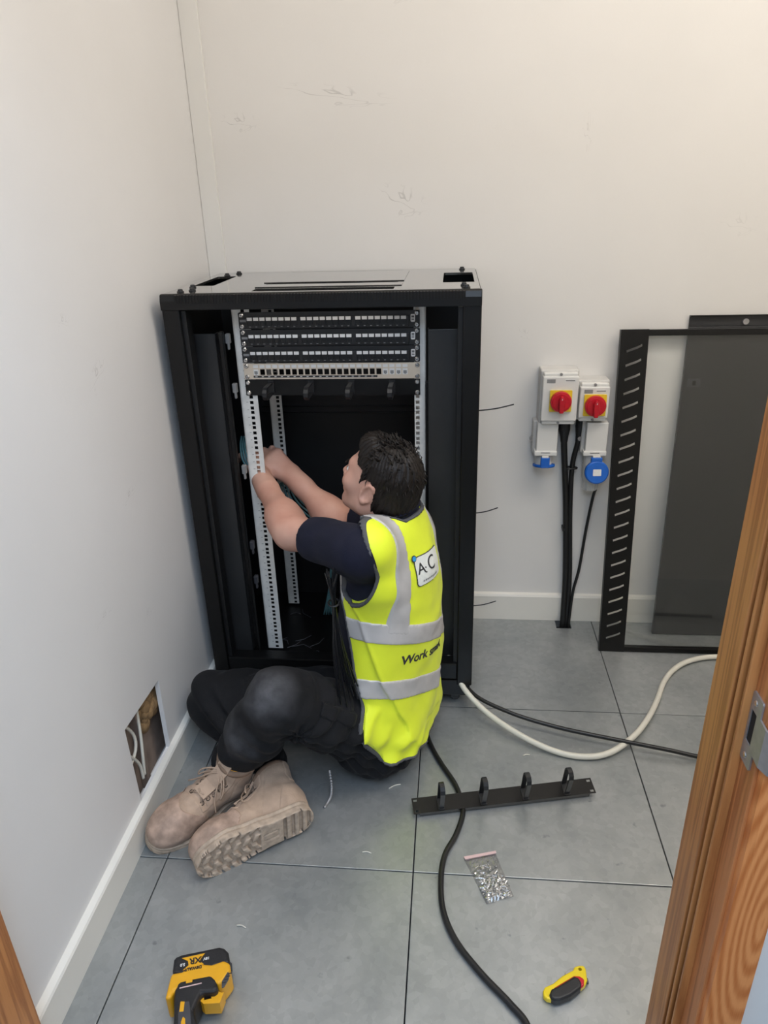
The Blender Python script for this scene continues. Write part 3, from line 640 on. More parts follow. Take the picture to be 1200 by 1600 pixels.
# cables from the isolators down into the floor hole
def cable(name, pts, r, m, label, cat='cable', n=9, k=8, group=None):
    return tag(obj(name, MB().tube(smooth_path(pts, k), r, n), M[m], None, smooth=True), label, cat, group)
a_ = smooth_path([(.446, 1.098, .775), (.449, 1.098, .70), (.462, 1.105, .58), (.476, 1.108, .44), (.492, 1.106, .20), (.494, 1.095, .06), (.494, 1.085, -.028)], 8)
pc = tag(obj('power_cable', MB().tube(a_, [.0105]*len(a_), 10), M['cable'], None, smooth=True), 'thick straight black cable down from the taller isolator', 'cable')
ORG[pc.name] = (0, 0, 0)
obj('gland', MB().lathe((.446, 1.098, .776), (.449, 1.098, .700), [(0, .0185), (.45, .0185), (.75, .0135), (1, .0115)], 16), M['black_plastic'], pc)
b_ = smooth_path([(.500, 1.098, .785), (.494, 1.098, .70), (.483, 1.102, .61), (.490, 1.108, .44), (.507, 1.106, .20), (.508, 1.098, .06), (.506, 1.09, -.028)], 8)
pc = tag(obj('power_cable', MB().tube(b_, .0085, 10), M['cable'], None, smooth=True), 'black cable from the smaller isolator, bundled beside the thicker one', 'cable')
ORG[pc.name] = (0, 0, 0)
obj('gland', MB().lathe((.500, 1.098, .786), (.494, 1.098, .700), [(0, .0165), (.4, .0165), (.75, .011), (1, .009)], 16), M['black_plastic'], pc)
cable('power_cable', [(.563, 1.079, .540), (.558, 1.092, .50), (.548, 1.104, .37), (.538, 1.106, .22), (.524, 1.104, .13), (.516, 1.086, .04), (.514, 1.078, -.028)], .0052, 'cable', 'thin curving black cable hanging from the plugged blue socket')
tag(obj('cable_tie', MB().tube([(.480+.020*math.cos(t*.5236), 1.104+.012*math.sin(t*.5236), .605) for t in range(12)], .0028, 6, closed=True).box(.460, 1.088, .600, .465, 1.096, .609), M['black_plastic']), 'black cable tie binding the two upright power cables', 'cable tie')
tag(obj('cable_clip', MB().box(.466, 1.088, .375, .474, 1.122, .387), M['black_plastic'], bevel=.002), 'small black clip on the wall beside the upright power cables', 'clip')
# ================================================================== leaning louvred glass door and panel
def lean_T(x, y0, y1, h, yaw=0):
    """local x along the width, y up the leaning face, z towards the room; foot at (x, y0, 0)"""
    v = Vector((0, y1-y0, h)).normalized(); X = Vector((math.cos(yaw), math.sin(yaw), 0)); Z = X.cross(v)
    return Matrix(((X.x, v.x, Z.x, x), (X.y, v.y, Z.y, y0), (X.z, v.z, Z.z, .001), (0, 0, 0, 1)))
DW, DH = .80, 1.075
gd = tag(thing('rack_door', None, None), 'black framed glass rack door with slotted edge leaning on back wall', 'door')
gd.matrix_world = lean_T(.594, .921, 1.096, 1.062)
ORG[gd.name] = (0, 0, 0)
stl = obj('slotted_stile', MB().box(0, 0, 0, .084, DH, .002), M['rack'], gd)
ct = MB()
for i in range(23):
    y = .058+i*.0436; cx = .0425; pts = [(-.0225, -.0085), (-.012, -.0045), (.010, .0035), (.0235, .0105)]
    up = [(cx+x, y+v+.0036) for x, v in pts]; dn = [(cx+x+.001, y+v-.0036) for x, v in pts][::-1]
    ct.prism(up+dn, -.05, .05)
cut(stl, ct)
obj('stile_flange', MB().box(0, 0, -.018, .0015, DH, 0), M['rack'], gd); obj('stile_flange', MB().box(.0825, 0, -.018, .084, DH, 0), M['rack'], gd)
st2 = stl.copy(); COL.objects.link(st2); st2.location = (DW-.084, 0, 0)
obj('top_rail', MB().box(.084, DH-.020, -.020, DW-.084, DH-.001, .0015), M['rack'], gd, bevel=.001)
obj('bottom_rail', MB().box(.084, .001, -.020, DW-.084, .017, .0015), M['rack'], gd, bevel=.001)
obj('glass_pane', MB().box(.0845, .012, -.010, DW-.0845, DH-.012, -.006), M['glass'], gd)
sd = tag(thing('rack_side_panel', None, None), 'dark grey steel rack side panel leaning behind the glass door', 'panel')
sd.matrix_world = lean_T(.800, 1.034, 1.1085, 1.098)
ORG[sd.name] = (0, 0, 0)
PH = 1.10
obj('sheet', MB().box(0, 0, -.014, .52, PH-.034, 0).box(.0, PH-.034, -.014, .52, PH, -.011), M['panel'], sd, bevel=.001)
obj('top_flange', MB().box(.0, PH-.004, -.014, .52, PH, -.001), M['rack'], sd)
lt = obj('latch', MB().prism(rrect(.040, .026, .003, cx=.033, cy=PH-.205), 0, .0025), M['tool_grey'], sd)
obj('latch_slot_shade', MB().box(.028, PH-.212, .0025, .038, PH-.198, .0032), M['hole'], lt)  # dark block painting the shade in the slot of the latch
obj('lock', MB().cyl((.165, PH-.020, -.011), (.165, PH-.020, -.004), .009, 16), M['nickel'], sd)
# ================================================================== loose cables on the floor
cable('white_flex', [(.075, .700, .125), (.098, .655, .10), (.128, .598, .070), (.190, .535, .040), (.280, .462, .024), (.375, .412, .012), (.455, .395, .010), (.530, .410, .014), (.610, .475, .020), (.672, .560, .020), (.720, .650, .014), (.765, .745, .010), (.815, .815, .010), (.885, .868, .010), (.98, .893, .010), (1.12, .875, .010)], .0085, 'wcable', 'cream white flex from the rack curling across the floor')
cable('black_flex', [(.112, .66, .072), (.165, .585, .055), (.27, .530, .040), (.38, .495, .030), (.48, .465, .030), (.60, .440, .026), (.70, .420, .022), (.79, .408, .012), (.95, .40, .007), (1.15, .42, .007)], .0062, 'cable', 'black flex lying over the cream one towards the door frame')
cable('black_flex', [(.0, .56, .02), (.015, .47, .009), (.035, .405, .008), (.062, .345, .008), (.098, .275, .008), (.116, .215, .008), (.118, .17, .0075), (.100, .105, .008), (.074, .045, .008), (.066, -.02, .008), (.072, -.10, .008), (.100, -.17, .008), (.15, -.235, .008), (.205, -.292, .008), (.237, -.335, .008), (.25, -.42, .008)], .0068, 'cable', 'black flex snaking from behind the man under the floor cable manager')
# ties sticking out of the rack's right side
for z, lab, e in ((.895, 'topmost thin black tie sticking out of the rack side', .105), (.575, 'middle thin black tie sticking out of the rack side', .072), (.248, 'lowest thin black tie sticking out of the rack side', .078)):
    tag(obj('cable_tie', MB().tube(smooth_path([(X1-.02, .80, z-.006), (X1+.0, .80, z-.004), (X1+e*.5, .80, z+.002), (X1+e, .805, z+.013)], 5), .0028, 5, flat=.6), M['black_plastic']), lab, 'cable tie', 'ties out of the rack side')
# teal data cables inside the rack
for i in range(6):
    o = i*.0085
    cable('network_cable', [(-.475, .97+o*.3, .66-o), (-.445-o*.5, .92, .65-o), (-.428-o, .885, .635-o*.4), (-.40-o, .865, .585-o*.9), (-.36-o*.6, .86, .545-o*1.1), (-.325-o*.4, .875, .50-o), (-.31, .90, .40), (-.33, .93, .25), (-.36+o, .93, .115)], .0030, 'teal', 'teal network cables running through the rack behind his forearms', 'cable', 7, 6, 'teal network cables in the rack')
for i in range(3):
    o = i*.008
    cable('network_cable', [(-.556+o, .84, .80), (-.550+o*.8, .80, .785), (-.538+o, .765, .755), (-.520+o, .775, .70), (-.515+o, .81, .66)], .0030, 'teal', 'teal network cables by the left mounting rail at his fingertips', 'cable', 7, 6, 'teal network cables at the left rail')
# ================================================================== bag of screws
bo = (.175, 0, 0); Tb = Matrix.Translation(bo)
bag = [(-.0566, .0462), (.007, .0705), (.0146, .0691), (.025, .0624), (.0323, .0322), (.0355, .0113), (.0562, -.0495), (-.0039, -.076), (-.0121, -.0654), (-.0335, -.0071), (-.0433, .0237)]
bg_ = tag(thing('screw_bag', None, None, bo), 'small clear zip bag of screws lying across a floor joint', 'bag')
f_ax = Vector((-.035, .12, 0)).normalized(); 
gx, gy = 16, 24; vs = []; fs = []
c00, c10, c01, c11 = Vector((-.006, -.074, 0)), Vector((.0562, -.0495, 0)), Vector((-.0566, .0462, 0)), Vector((.020, .068, 0))
for top in (0, 1):
    for j in range(gy+1):
        for i in range(gx+1):
            s_, t_ = i/gx, j/gy; q = (c00*(1-s_)+c10*s_)*(1-t_)+(c01*(1-s_)+c11*s_)*t_
            bul = (math.sin(math.pi*s_)**.5)*(math.sin(math.pi*min(1, t_*1.02))**.5 if t_ < 1 else 0)*(.012 if t_ < .45 else .007)
            z = .0012+(bul+random.uniform(0, .0025)*(0 < i < gx) if top else 0)
            vs.append((bo[0]+q.x, bo[1]+q.y, z))
n1 = (gx+1)*(gy+1)
for top in (0, 1):
    for j in range(gy):
        for i in range(gx):
            a = top*n1+j*(gx+1)+i; q = (a, a+1, a+gx+2, a+gx+1); fs.append(q if top else q[::-1])
obj('plastic', MB().add(vs, fs), M['bag'], bg_)
obj('zip_strip', MB().prism([(bo[0]+x, bo[1]+y) for x, y in ((-.056, .0455), (.0215, .0675), (.0225, .061), (-.052, .0385))], .0035, .0062), M['zipc'], bg_)
ls = MB()
for i in range(150):
    s_, t_ = random.uniform(.08, .92), random.uniform(.03, .46) if i < 125 else random.uniform(.4, .75)
    q = (c00*(1-s_)+c10*s_)*(1-t_)+(c01*(1-s_)+c11*s_)*t_
    a = random.uniform(0, 6.28); l = .0055; z = random.uniform(.004, .0095); dz = random.uniform(-.001, .001)
    ca, sa = math.cos(a)*l, math.sin(a)*l
    ls.lathe((bo[0]+q.x-ca, bo[1]+q.y-sa, z-dz), (bo[0]+q.x+ca, bo[1]+q.y+sa, z+dz), [(0, .0012), (.72, .0012), (.74, .0032), (1, .0026)], 6)
obj('screws', ls, M['screw'], bg_, kind='stuff')
# ================================================================== cordless tool (bottom left) and folding knife
to = (-.42, -.28, 0)
tl = tag(thing('cordless_drill', None, None, to), 'yellow and black cordless power tool on floor, battery towards the rack', 'power tool')
def TP(name, poly, z0, z1, m, par=None, bev=.004, inset=0):
    return obj(name, MB().prism([(to[0]+x, to[1]+y) for x, y in poly], z0, z1), M[m], par or tl, bevel=bev, seg=3)
batt = [(-.0436, -.0333), (-.0501, -.0059), (-.0477, -.0004), (-.0373, .0057), (.0347, .027), (.0461, .0251), (.0564, .0176), (.0656, -.0049), (.0519, -.010), (.0304, -.018), (-.02, -.035)]
ba = TP('battery', batt, .001, .062, 'tool_black', bev=.006)
TP('battery_rib', [(-.0515, -.012), (-.0495, -.003), (-.0375, .0075), (.0350, .0290), (.0475, .0268), (.0590, .0185), (.0625, .008), (.055, .005), (.04, .015), (-.03, -.006)], .012, .026, 'tool_grey', ba, .002)
yel = [(-.0426, -.0367), (-.0231, -.0318), (-.0165, -.0250), (.0075, -.0135), (.0317, -.0134), (.0532, -.0031), (.0668, -.0075), (.0738, -.0225), (.0628, -.047), (.0560, -.050), (.0450, -.048), (-.0150, -.064), (-.0254, -.0697), (-.0270, -.083), (-.0380, -.0859), (-.0421, -.0477)]
yb = TP('battery_shoe', yel, .004, .066, 'tool_yellow', bev=.005)
TP('emblem', [(-.0335, -.0035), (.010, .0102), (.0059, .001), (.0040, -.0060), (.0155, -.0125), (-.0114, -.0213), (-.0233, -.0273), (-.0150, -.0166), (-.0195, -.0079)], .0615, .0632, 'tool_yellow', ba, 0)
foot = [(-.0246, -.0687), (-.0237, -.0522), (-.0021, -.0448), (.0375, -.0336), (.0497, -.042), (.0600, -.0609), (.0520, -.0665), (.0286, -.0698), (.0266, -.0844), (.0241, -.1019), (.0380, -.1231), (.0480, -.1513), (.0560, -.1856), (.0060, -.2013), (.0020, -.1755), (-.0060, -.1265), (-.0120, -.1072), (-.0211, -.083)]
gp = TP('grip', foot, .010, .067, 'tool_black', bev=.006)
TP('grip_panel', [(.000, -.090), (.012, -.088), (.020, -.105), (.030, -.130), (.038, -.165), (.018, -.172), (.006, -.135), (-.003, -.108)], .0665, .0690, 'tool_grey', gp, .001)
TP('accent', [(-.0047, -.0902), (.0035, -.0897), (.0075, -.1078), (-.0005, -.1093)], .0672, .0698, 'tool_yellow', gp, .001)
TP('accent', [(.0088, -.1266), (.0095, -.1165), (.0150, -.1201), (.0210, -.1361), (.0130, -.1367)], .0672, .0698, 'tool_yellow', gp, .001)
TP('accent', [(-.0088, -.0487), (.0038, -.0453), (.0052, -.0519), (-.0065, -.0552)], .0665, .0685, 'tool_yellow', gp, .001)
TP('work_light', [(-.016, -.0640), (.024, -.0515), (.0245, -.0535), (-.0155, -.0660)], .0665, .0680, 'zipc', gp, 0)
hk = TP('belt_hook', [(.0221, -.0596), (.0272, -.0568), (.0432, -.0532), (.0640, -.0580), (.0682, -.0564), (.0660, -.0776), (.0351, -.0813), (.0270, -.0760)], .020, .052, 'tool_yellow', bev=0)
cut(hk, MB().prism([(.0307, -.0650), (.0421, -.0625), (.0480, -.0700), (.0341, -.0745)], .028, .2))
TP('side_vent', [(.0627, -.0459), (.0690, -.0262), (.0735, -.0302), (.0745, -.0404), (.0700, -.0560), (.0660, -.0580)], .0640, .0675, 'tool_grey', yb, .001)
for i in range(4):
    x, y = .0655+i*.0022, -.050+i*.0062
    TP('vent_slot', [(x-.001, y), (x+.006, y+.002), (x+.006, y+.0035), (x-.001, y+.0015)], .0672, .0680, 'tool_black', yb, 0)
# motor housing and chuck, just below the frame
TP('motor_housing', [(-.055, -.185), (.095, -.175), (.105, -.190), (.100, -.240), (-.050, -.250), (-.062, -.235)], .002, .072, 'tool_yellow', bev=.012)
obj('chuck', MB().lathe((to[0]-.058, to[1]-.218, .038), (to[0]-.125, to[1]-.222, .038), [(0, .024), (.15, .026), (.7, .026), (1, .014)], 20), M['tool_black'], tl)
ud = Vector((.0347+.0373, .027-.0057, 0)).normalized(); vd = Vector((-ud.y, ud.x, 0))
def TT(body, x, y, z, size, m, par, bold=0):
    obj('lettering', text_mb(body, size, frameT((to[0]+x, to[1]+y, z), -ud, -vd), .0004, bold), M[m], par)
TT('DEWALT', -.0025, -.0240, .0668, .0082, 'tool_black', yb, .0003)
TT('XR', -.0045, -.0060, .0638, .0175, 'tool_black', ba, .0004)
TT('5.0', -.0275, -.0165, .0628, .0080, 'white_label', ba, .0002)
TT('18V', .0165, .0000, .0628, .0075, 'white_label', ba, .0002)
ko = (.315, -.24, 0)
kn = tag(thing('folding_knife', None, None, ko), 'yellow and black folding utility knife on floor near door frame', 'knife')
def KP(name, poly, z0, z1, m, bev=.003): return obj(name, MB().prism([(ko[0]+x, ko[1]+y) for x, y in poly], z0, z1), M[m], kn, bevel=bev, seg=3)
kb = [(-.0437, -.0269), (-.0392, -.0193), (-.0221, -.0107), (-.0023, .0057), (.022, .0196), (.0244, .026), (.0339, .0297), (.0445, .0305), (.0477, .023), (.047, .0092), (.0472, .0017), (.041, -.0092), (.0228, -.0236), (-.0123, -.0430), (-.0212, -.0450), (-.0378, -.0420), (-.0443, -.0365)]
hb = KP('handle', kb, .003, .016, 'knife_yellow'); cut(hb, MB().cyl((.0355, .0215, -.1), (.0355, .0215, .1), .0036, 14))
KP('red_band', [(-.0238, -.0221), (-.0129, -.0150), (.0208, .0060), (.0325, .0062), (.0405, .0010), (.0385, -.0112), (.0225, -.0236), (-.0130, -.0400)], .006, .0185, 'red')
KP('rubber_grip', [(-.0328, -.0357), (-.0274, -.0256), (-.0165, -.0205), (.0027, -.0083), (.0203, .0029), (.029, .002), (.034, -.0100), (.0301, -.0196), (.009, -.0356), (-.0127, -.0455), (-.0242, -.0465), (-.0318, -.0430)], .001, .0225, 'tool_black', .005)
KP('blade_carrier', [(.0060, .0100), (.0220, .0205), (.0235, .0265), (.0170, .0250), (.0050, .0160)], .006, .011, 'nickel', .001)
KP('belt_clip', [(.0440, .0080), (.0495, .0090), (.0500, -.0010), (.0445, -.0020)], .004, .010, 'tool_grey', .001)
# little offcuts on the floor
for x, y, a, l, lab in ((-.063, .262, .5, .035, 'pale wire offcut on floor between man and cable manager'), (-.115, .045, -.1, .022, 'pale wire offcut beside the floor joint below the boots'), (-.37, -.165, -.2, .022, 'pale wire offcut on floor above the power tool'), (.30, .40, .2, .02, 'tiny pale offcut on floor below the cream flex')):
    tag(obj('wire_offcut', MB().tube(smooth_path([(x-math.cos(a)*l/2, y-math.sin(a)*l/2, .0018), (x, y+.003, .0022), (x+math.cos(a)*l/2, y+math.sin(a)*l/2, .0018)], 4), .0014, 6), M['wcable'], None, smooth=True), lab, 'offcut')
# ================================================================== the person: signed distance fields, meshed with surface nets
def A3(q): return np.array(q, dtype=np.float32)
class Field:
    def __init__(s, lo, hi, h):
        s.lo = A3(lo); s.h = h; s.n = [int(math.ceil((b-a)/h))+1 for a, b in zip(lo, hi)]
        s.ax = [(lo[i]+h*np.arange(s.n[i])).astype(np.float32) for i in range(3)]
        s.D = np.full(s.n, .5, np.float32)
    def sl(s, lo, hi):
        out = []
        for i in range(3):
            a = int(max(0, math.floor((lo[i]-s.lo[i])/s.h))); b = int(min(s.n[i], math.ceil((hi[i]-s.lo[i])/s.h)+1))
            if b <= a: return None
            out.append(slice(a, b))
        return tuple(out)
    def xyz(s, sl=None):
        sl = sl or (slice(None),)*3
        return s.ax[0][sl[0]][:, None, None], s.ax[1][sl[1]][None, :, None], s.ax[2][sl[2]][None, None, :]
    def add(s, prim, k=.0, pad=.03, op='u'):
        fn, lo, hi = prim; sl = s.sl([a-pad-k for a in lo], [a+pad+k for a in hi])
        if sl is None: return s
        d = fn(*s.xyz(sl)); D = s.D[sl]
        if op == 's': d = -d; s.D[sl] = smax(D, d, k)
        else: s.D[sl] = smin(D, d, k)
        return s
def smin(a, b, k):
    if k <= 0: return np.minimum(a, b)
    h = np.maximum(k-np.abs(a-b), 0)/k; return np.minimum(a, b)-h*h*k*.25
def smax(a, b, k): return -smin(-a, -b, k)
def cone(a, b, ra, rb):
    a, b = A3(a), A3(b); ab = b-a; L2 = float(ab@ab)+1e-12
    def fn(X, Y, Z):
        px, py, pz = X-a[0], Y-a[1], Z-a[2]
        t = np.clip((px*ab[0]+py*ab[1]+pz*ab[2])/L2, 0, 1)
        return np.sqrt((px-t*ab[0])**2+(py-t*ab[1])**2+(pz-t*ab[2])**2)-(ra+t*(rb-ra))
    return fn, np.minimum(a-ra, b-rb), np.maximum(a+ra, b+rb)
def ell(c, r, R=None):
    c = A3(c); R = np.eye(3, dtype=np.float32) if R is None else np.asarray(R, np.float32)
    def fn(X, Y, Z):
        p = [X-c[0], Y-c[1], Z-c[2]]
        q = [(p[0]*R[0, i]+p[1]*R[1, i]+p[2]*R[2, i]) for i in range(3)]
        k0 = np.sqrt(sum((q[i]/r[i])**2 for i in range(3))); k1 = np.sqrt(sum((q[i]/r[i]**2)**2 for i in range(3)))+1e-6
        return k0*(k0-1)/k1
    m = max(r); return fn, c-m, c+m
def surfnet(D, lo, h):
    Sg = D < 0; n = D.shape
    cnt = np.zeros([q-1 for q in n], np.uint8)
    for i in (0, 1):
        for j in (0, 1):
            for k in (0, 1): cnt += Sg[i:n[0]-1+i, j:n[1]-1+j, k:n[2]-1+k]
    act = (cnt > 0) & (cnt < 8); idx = np.argwhere(act)
    vid = np.full(cnt.shape, -1, np.int32); vid[act] = np.arange(len(idx))
    cs = [(i, j, k) for i in (0, 1) for j in (0, 1) for k in (0, 1)]
    val = np.stack([D[idx[:, 0]+c[0], idx[:, 1]+c[1], idx[:, 2]+c[2]] for c in cs], 1)
    acc = np.zeros((len(idx), 3), np.float32); num = np.zeros(len(idx), np.float32)
    for a in range(8):
        for b in range(a+1, 8):
            ca, cb = np.array(cs[a]), np.array(cs[b])
            if abs(ca-cb).sum() != 1: continue
            va, vb = val[:, a], val[:, b]; m = (va < 0) != (vb < 0)
            t = np.where(m, va/np.where(m, va-vb, 1), 0)
            acc += np.where(m[:, None], ca[None]+t[:, None]*(cb-ca)[None], 0); num += m
    V = (idx+acc/num[:, None])*h+np.asarray(lo)[None]
    F = []
    for ax in range(3):
        u, v = (ax+1) % 3, (ax+2) % 3
        s0 = [slice(1, -1)]*3; s0[ax] = slice(0, -1); s1 = list(s0); s1[ax] = slice(1, None)
        s0[u] = slice(1, n[u]-1); s0[v] = slice(1, n[v]-1); s1[u] = s0[u]; s1[v] = s0[v]
        A, Bq = Sg[tuple(s0)], Sg[tuple(s1)]
        e = np.argwhere(A != Bq); off = np.ones(3, int); off[ax] = 0; e = e+off
        fl = Sg[e[:, 0], e[:, 1], e[:, 2]]
        def vv(du, dv):
            q = e.copy(); q[:, u] += du; q[:, v] += dv; return vid[q[:, 0], q[:, 1], q[:, 2]]
        Q = np.stack([vv(-1, -1), vv(0, -1), vv(0, 0), vv(-1, 0)], 1)
        Q[~fl] = Q[~fl][:, ::-1]; F.append(Q)
    F = np.concatenate(F); F = F[(F >= 0).all(1)]
    return V, F
def sdf_obj(name, D, lo, h, m, parent, label=None):
    V, F = surfnet(D, lo, h); og = ORG.get(parent.name, (0, 0, 0)) if parent else (0, 0, 0)
    me = bpy.data.meshes.new(name); V = V-np.asarray(og)[None]
    me.vertices.add(len(V)); me.vertices.foreach_set('co', V.astype(np.float32).ravel())
    me.loops.add(len(F)*4); me.loops.foreach_set('vertex_index', F.astype(np.int32).ravel())
    me.polygons.add(len(F)); me.polygons.foreach_set('loop_start', np.arange(0, len(F)*4, 4, dtype=np.int32))
    me.update(calc_edges=True); me.validate()
    o = link(name, me, M[m] if isinstance(m, str) else m, parent, smooth=False)
    me.polygons.foreach_set('use_smooth', np.ones(len(me.polygons), bool))
    if parent and parent.name in ORG: ORG[o.name] = ORG[parent.name]
    elif parent is None: ORG[o.name] = (0, 0, 0)
    if label: o['label'] = label
    return o
def noise3(X, Y, Z, f, seed):
    rs = np.random.RandomState(seed); out = 0
    for i in range(5):
        d = rs.normal(size=3); d /= np.linalg.norm(d); out = out+np.sin((X*d[0]+Y*d[1]+Z*d[2])*f*rs.uniform(.6, 1.5)+rs.uniform(0, 6.28))
    return out/5

# ---- skeleton (world metres): seated cross-legged, chest turned 20 degrees into the rack
PHI = R_(20); FW = A3((-math.cos(PHI), math.sin(PHI), 0)); LF = A3((-math.sin(PHI), -math.cos(PHI), 0)); OB = A3((-.075, .44, 0))
RB = np.stack([FW, LF, A3((0, 0, 1))], 1)
def B(f, l, z): return OB+f*FW+l*LF+A3((0, 0, z))
shL, shR = A3((-.128, .285, .700)), B(.06, -.165, .625)
elL, wrL = A3((-.335, .470, .660)), A3((-.484, .752, .700))
elR, wrR = A3((-.245, .70, .575)), A3((-.405, .805, .690))
hipL, hipR = B(.0, .095, .115), B(.0, -.09, .115)
knL, anL = A3((-.325, .165, .360)), A3((-.474, .200, .135))
knR, anR = A3((-.577, .40, .158)), A3((-.405, .255, .075))
HC = A3((-.093, .44, .819)); hy, hp, hr, HS = .50, .34, .03, .905
hF = A3((-math.cos(hy)*math.cos(hp), math.sin(hy)*math.cos(hp), math.sin(hp))); hL = A3((-math.sin(hy), -math.cos(hy), 0)); hU = np.cross(hF, hL)
HL = math.cos(hr)*hL+math.sin(hr)*hU; HU = -math.sin(hr)*hL+math.cos(hr)*hU; RH = np.stack([hF, HL, HU], 1).astype(np.float32)
def H(f, l, u): return HC+HS*(RH@A3((f, l, u)))
def hell(c, r, R=None): return ell(H(*c), [q*HS for q in r], RH if R is None else RH@R)
def hcone(a, b, ra, rb): return cone(H(*a), H(*b), ra*HS, rb*HS)
def torso(f, g=0, k=.06, pad=.07):
    f.add(ell(B(.008, 0, .125), (.106+g, .172+g, .125+g), RB), k, pad)
    f.add(ell(B(.022, 0, .31), (.128+g, .158+g, .20+g), RB), k, pad)
    f.add(ell(B(.004, 0, .50), (.115+g, .166+g, .185+g), RB), k, pad)
    f.add(cone(B(.008, .125, .662), B(.012, -.125, .645), .052+g, .050+g), k, pad)
    f.add(cone(B(-.002, 0, .62), B(-.010, 0, .735), .088+g, .062+g), k, pad)
    return f
# ---- body: one continuous skin surface
h = .0034
bf = Field((-.72, -.06, 0), (.12, .92, .985), h)
torso(bf, -.014, .06, .03)
def hand(f, wr, d, nrm, side, curl, spread=.10, thumb=(.5, .6), sc=1.0):
    """palm and five fingers; d = pointing direction, nrm = back of the hand, side = towards the thumb"""
    d = A3(d)/np.linalg.norm(d); nrm = A3(nrm)-d*(A3(nrm)@d); nrm /= np.linalg.norm(nrm); sd = np.cross(d, nrm)*side
    P = lambda a, b, c: wr+sc*(a*d+b*sd+c*nrm)
    k = .012
    for b in (-.026, -.009, .009, .026): f.add(cone(P(0, b*.55, 0), P(.082-abs(b-.009)*.2, b, 0), .0155*sc, .0125*sc), k, .02)
    for j, (b, ls) in enumerate(((.027, (.043, .026, .021)), (.009, (.047, .030, .022)), (-.009, (.044, .027, .021)), (-.027, (.034, .021, .019)))):
        p = P(.082-abs(b-.009)*.25, b, 0); ang = 0; r = .0092*sc
        for i, l in enumerate(ls):
            ang += curl[j]*(1.0, 1.15, .7)[i]
            v = d*math.cos(ang)-nrm*math.sin(ang)+sd*(b/.027)*spread; v /= np.linalg.norm(v)
            q = p+v*l*sc; f.add(cone(p, q, r, r*.92), .005 if i else .010, .02); p = q; r *= .92
    p = P(.022, .022, -.004); a1, a2 = thumb
    for i, l in enumerate((.042, .032, .026)):
        v = d*math.cos(a1*(1-.3*i))+sd*math.sin(a1)*(1-.35*i)-nrm*a2*(.5+.25*i); v /= np.linalg.norm(v)
        q = p+v*l*sc; f.add(cone(p, q, (.0135, .0105, .0098)[i]*sc, (.0108, .0098, .0085)[i]*sc), .009 if i == 0 else .004, .02); p = q
for s_, e_, w_ in ((shL, elL, wrL), (shR, elR, wrR)):
    f_dir = w_-e_; up_ = s_-e_
    bf.add(cone(s_, s_+.5*(e_-s_), .045, .042), .04); bf.add(cone(s_+.35*(e_-s_), e_, .042, .039), .03)
    bf.add(cone(e_, e_+.25*f_dir, .039, .039), .05); bf.add(cone(e_+.2*f_dir, w_, .039, .0265), .05)
    bf.add(cone(e_+.75*f_dir, w_, .0295, .0265), .02)
dL = A3((-.30, .55, .40)); hand(bf, wrL, dL, A3((.55, -.35, .75)), 1, (.55, .50, .55, .60), thumb=(.75, .30), sc=1.0)
dR = A3((-.62, .12, .55)); hand(bf, wrR, dR, A3((.35, -.72, .6)), -1, (.62, .60, .62, .68), thumb=(.55, .45), sc=1.0)
# legs inside the trousers, feet inside the boots
for a, b, ra, rb in ((hipL, knL, .07, .05), (knL, anL, .045, .03), (hipR, knR, .07, .05), (knR, anR, .045, .03)): bf.add(cone(a, b, ra, rb), .03)
bf.add(cone(anL, A3((-.56, .17, .05)), .028, .020), .02); bf.add(cone(anR, A3((-.365, .10, .053)), .026, .018), .02)
# head
bf.add(cone(H(-.028, 0, -.05), B(-.010, 0, .715), .055, .058), .03)
bf.add(cone(B(-.010, 0, .72), B(-.006, 0, .66), .058, .075), .03)
bf.add(hell((-.012, 0, .032), (.098, .076, .088)), .02)
bf.add(hell((.034, 0, -.025), (.060, .060, .086)), .03)
bf.add(hell((-.015, 0, -.02), (.075, .068, .07)), .03)
for s_ in (1, -1):
    bf.add(hcone((.0, s_*.052, -.065), (.066, s_*.016, -.098), .022, .018), .028)
    bf.add(hcone((.078, s_*.030, .022), (.086, s_*.012, .018), .013, .012), .018)
    bf.add(hell((.062, s_*.042, -.025), (.026, .022, .022)), .025)
bf.add(hell((.070, 0, -.097), (.022, .024, .018)), .02)
for s_ in (1, -1): bf.add(hell((.100, s_*.031, .000), (.016, .015, .011)), .010, op='s')
bf.add(hcone((.088, 0, .010), (.113, 0, -.030), .008, .0095), .012)
for s_ in (1, -1): bf.add(hell((.101, s_*.012, -.036), (.011, .007, .008)), .006)
bf.add(hcone((.092, -.016, -.0640), (.092, .016, -.0640), .0060, .0060), .010); bf.add(hcone((.091, -.014, -.0725), (.091, .014, -.0725), .0065, .0065), .008)
for s_ in (1, -1):
    t_ = R_(14); Re = np.array([[math.cos(t_), 0, -math.sin(t_)], [0, 1, 0], [math.sin(t_), 0, math.cos(t_)]], np.float32)
    bf.add(hell((-.012, s_*.076, -.010), (.0185, .007, .030), Re), .008)
    bf.add(hell((-.006, s_*.084, -.010), (.0105, .0065, .019), Re), .005, op='s')
    ring = [(-.012+.017*math.cos(a)*1.0-.006*math.sin(a), s_*.0815, -.008+.028*math.sin(a)) for a in np.linspace(-2.3, 2.6, 12)]
    for a, b in zip(ring[:-1], ring[1:]): bf.add(hcone(a, b, .0040, .0040), .004)
    bf.add(hell((-.004, s_*.079, -.038), (.0075, .005, .0085)), .006)
sk = sdf_obj('person', bf.D, bf.lo, h, 'skin', None)
tag(sk, 'dark-haired man in yellow hi-vis vest sitting cross-legged, wiring the rack', 'person')
me = sk
del bf
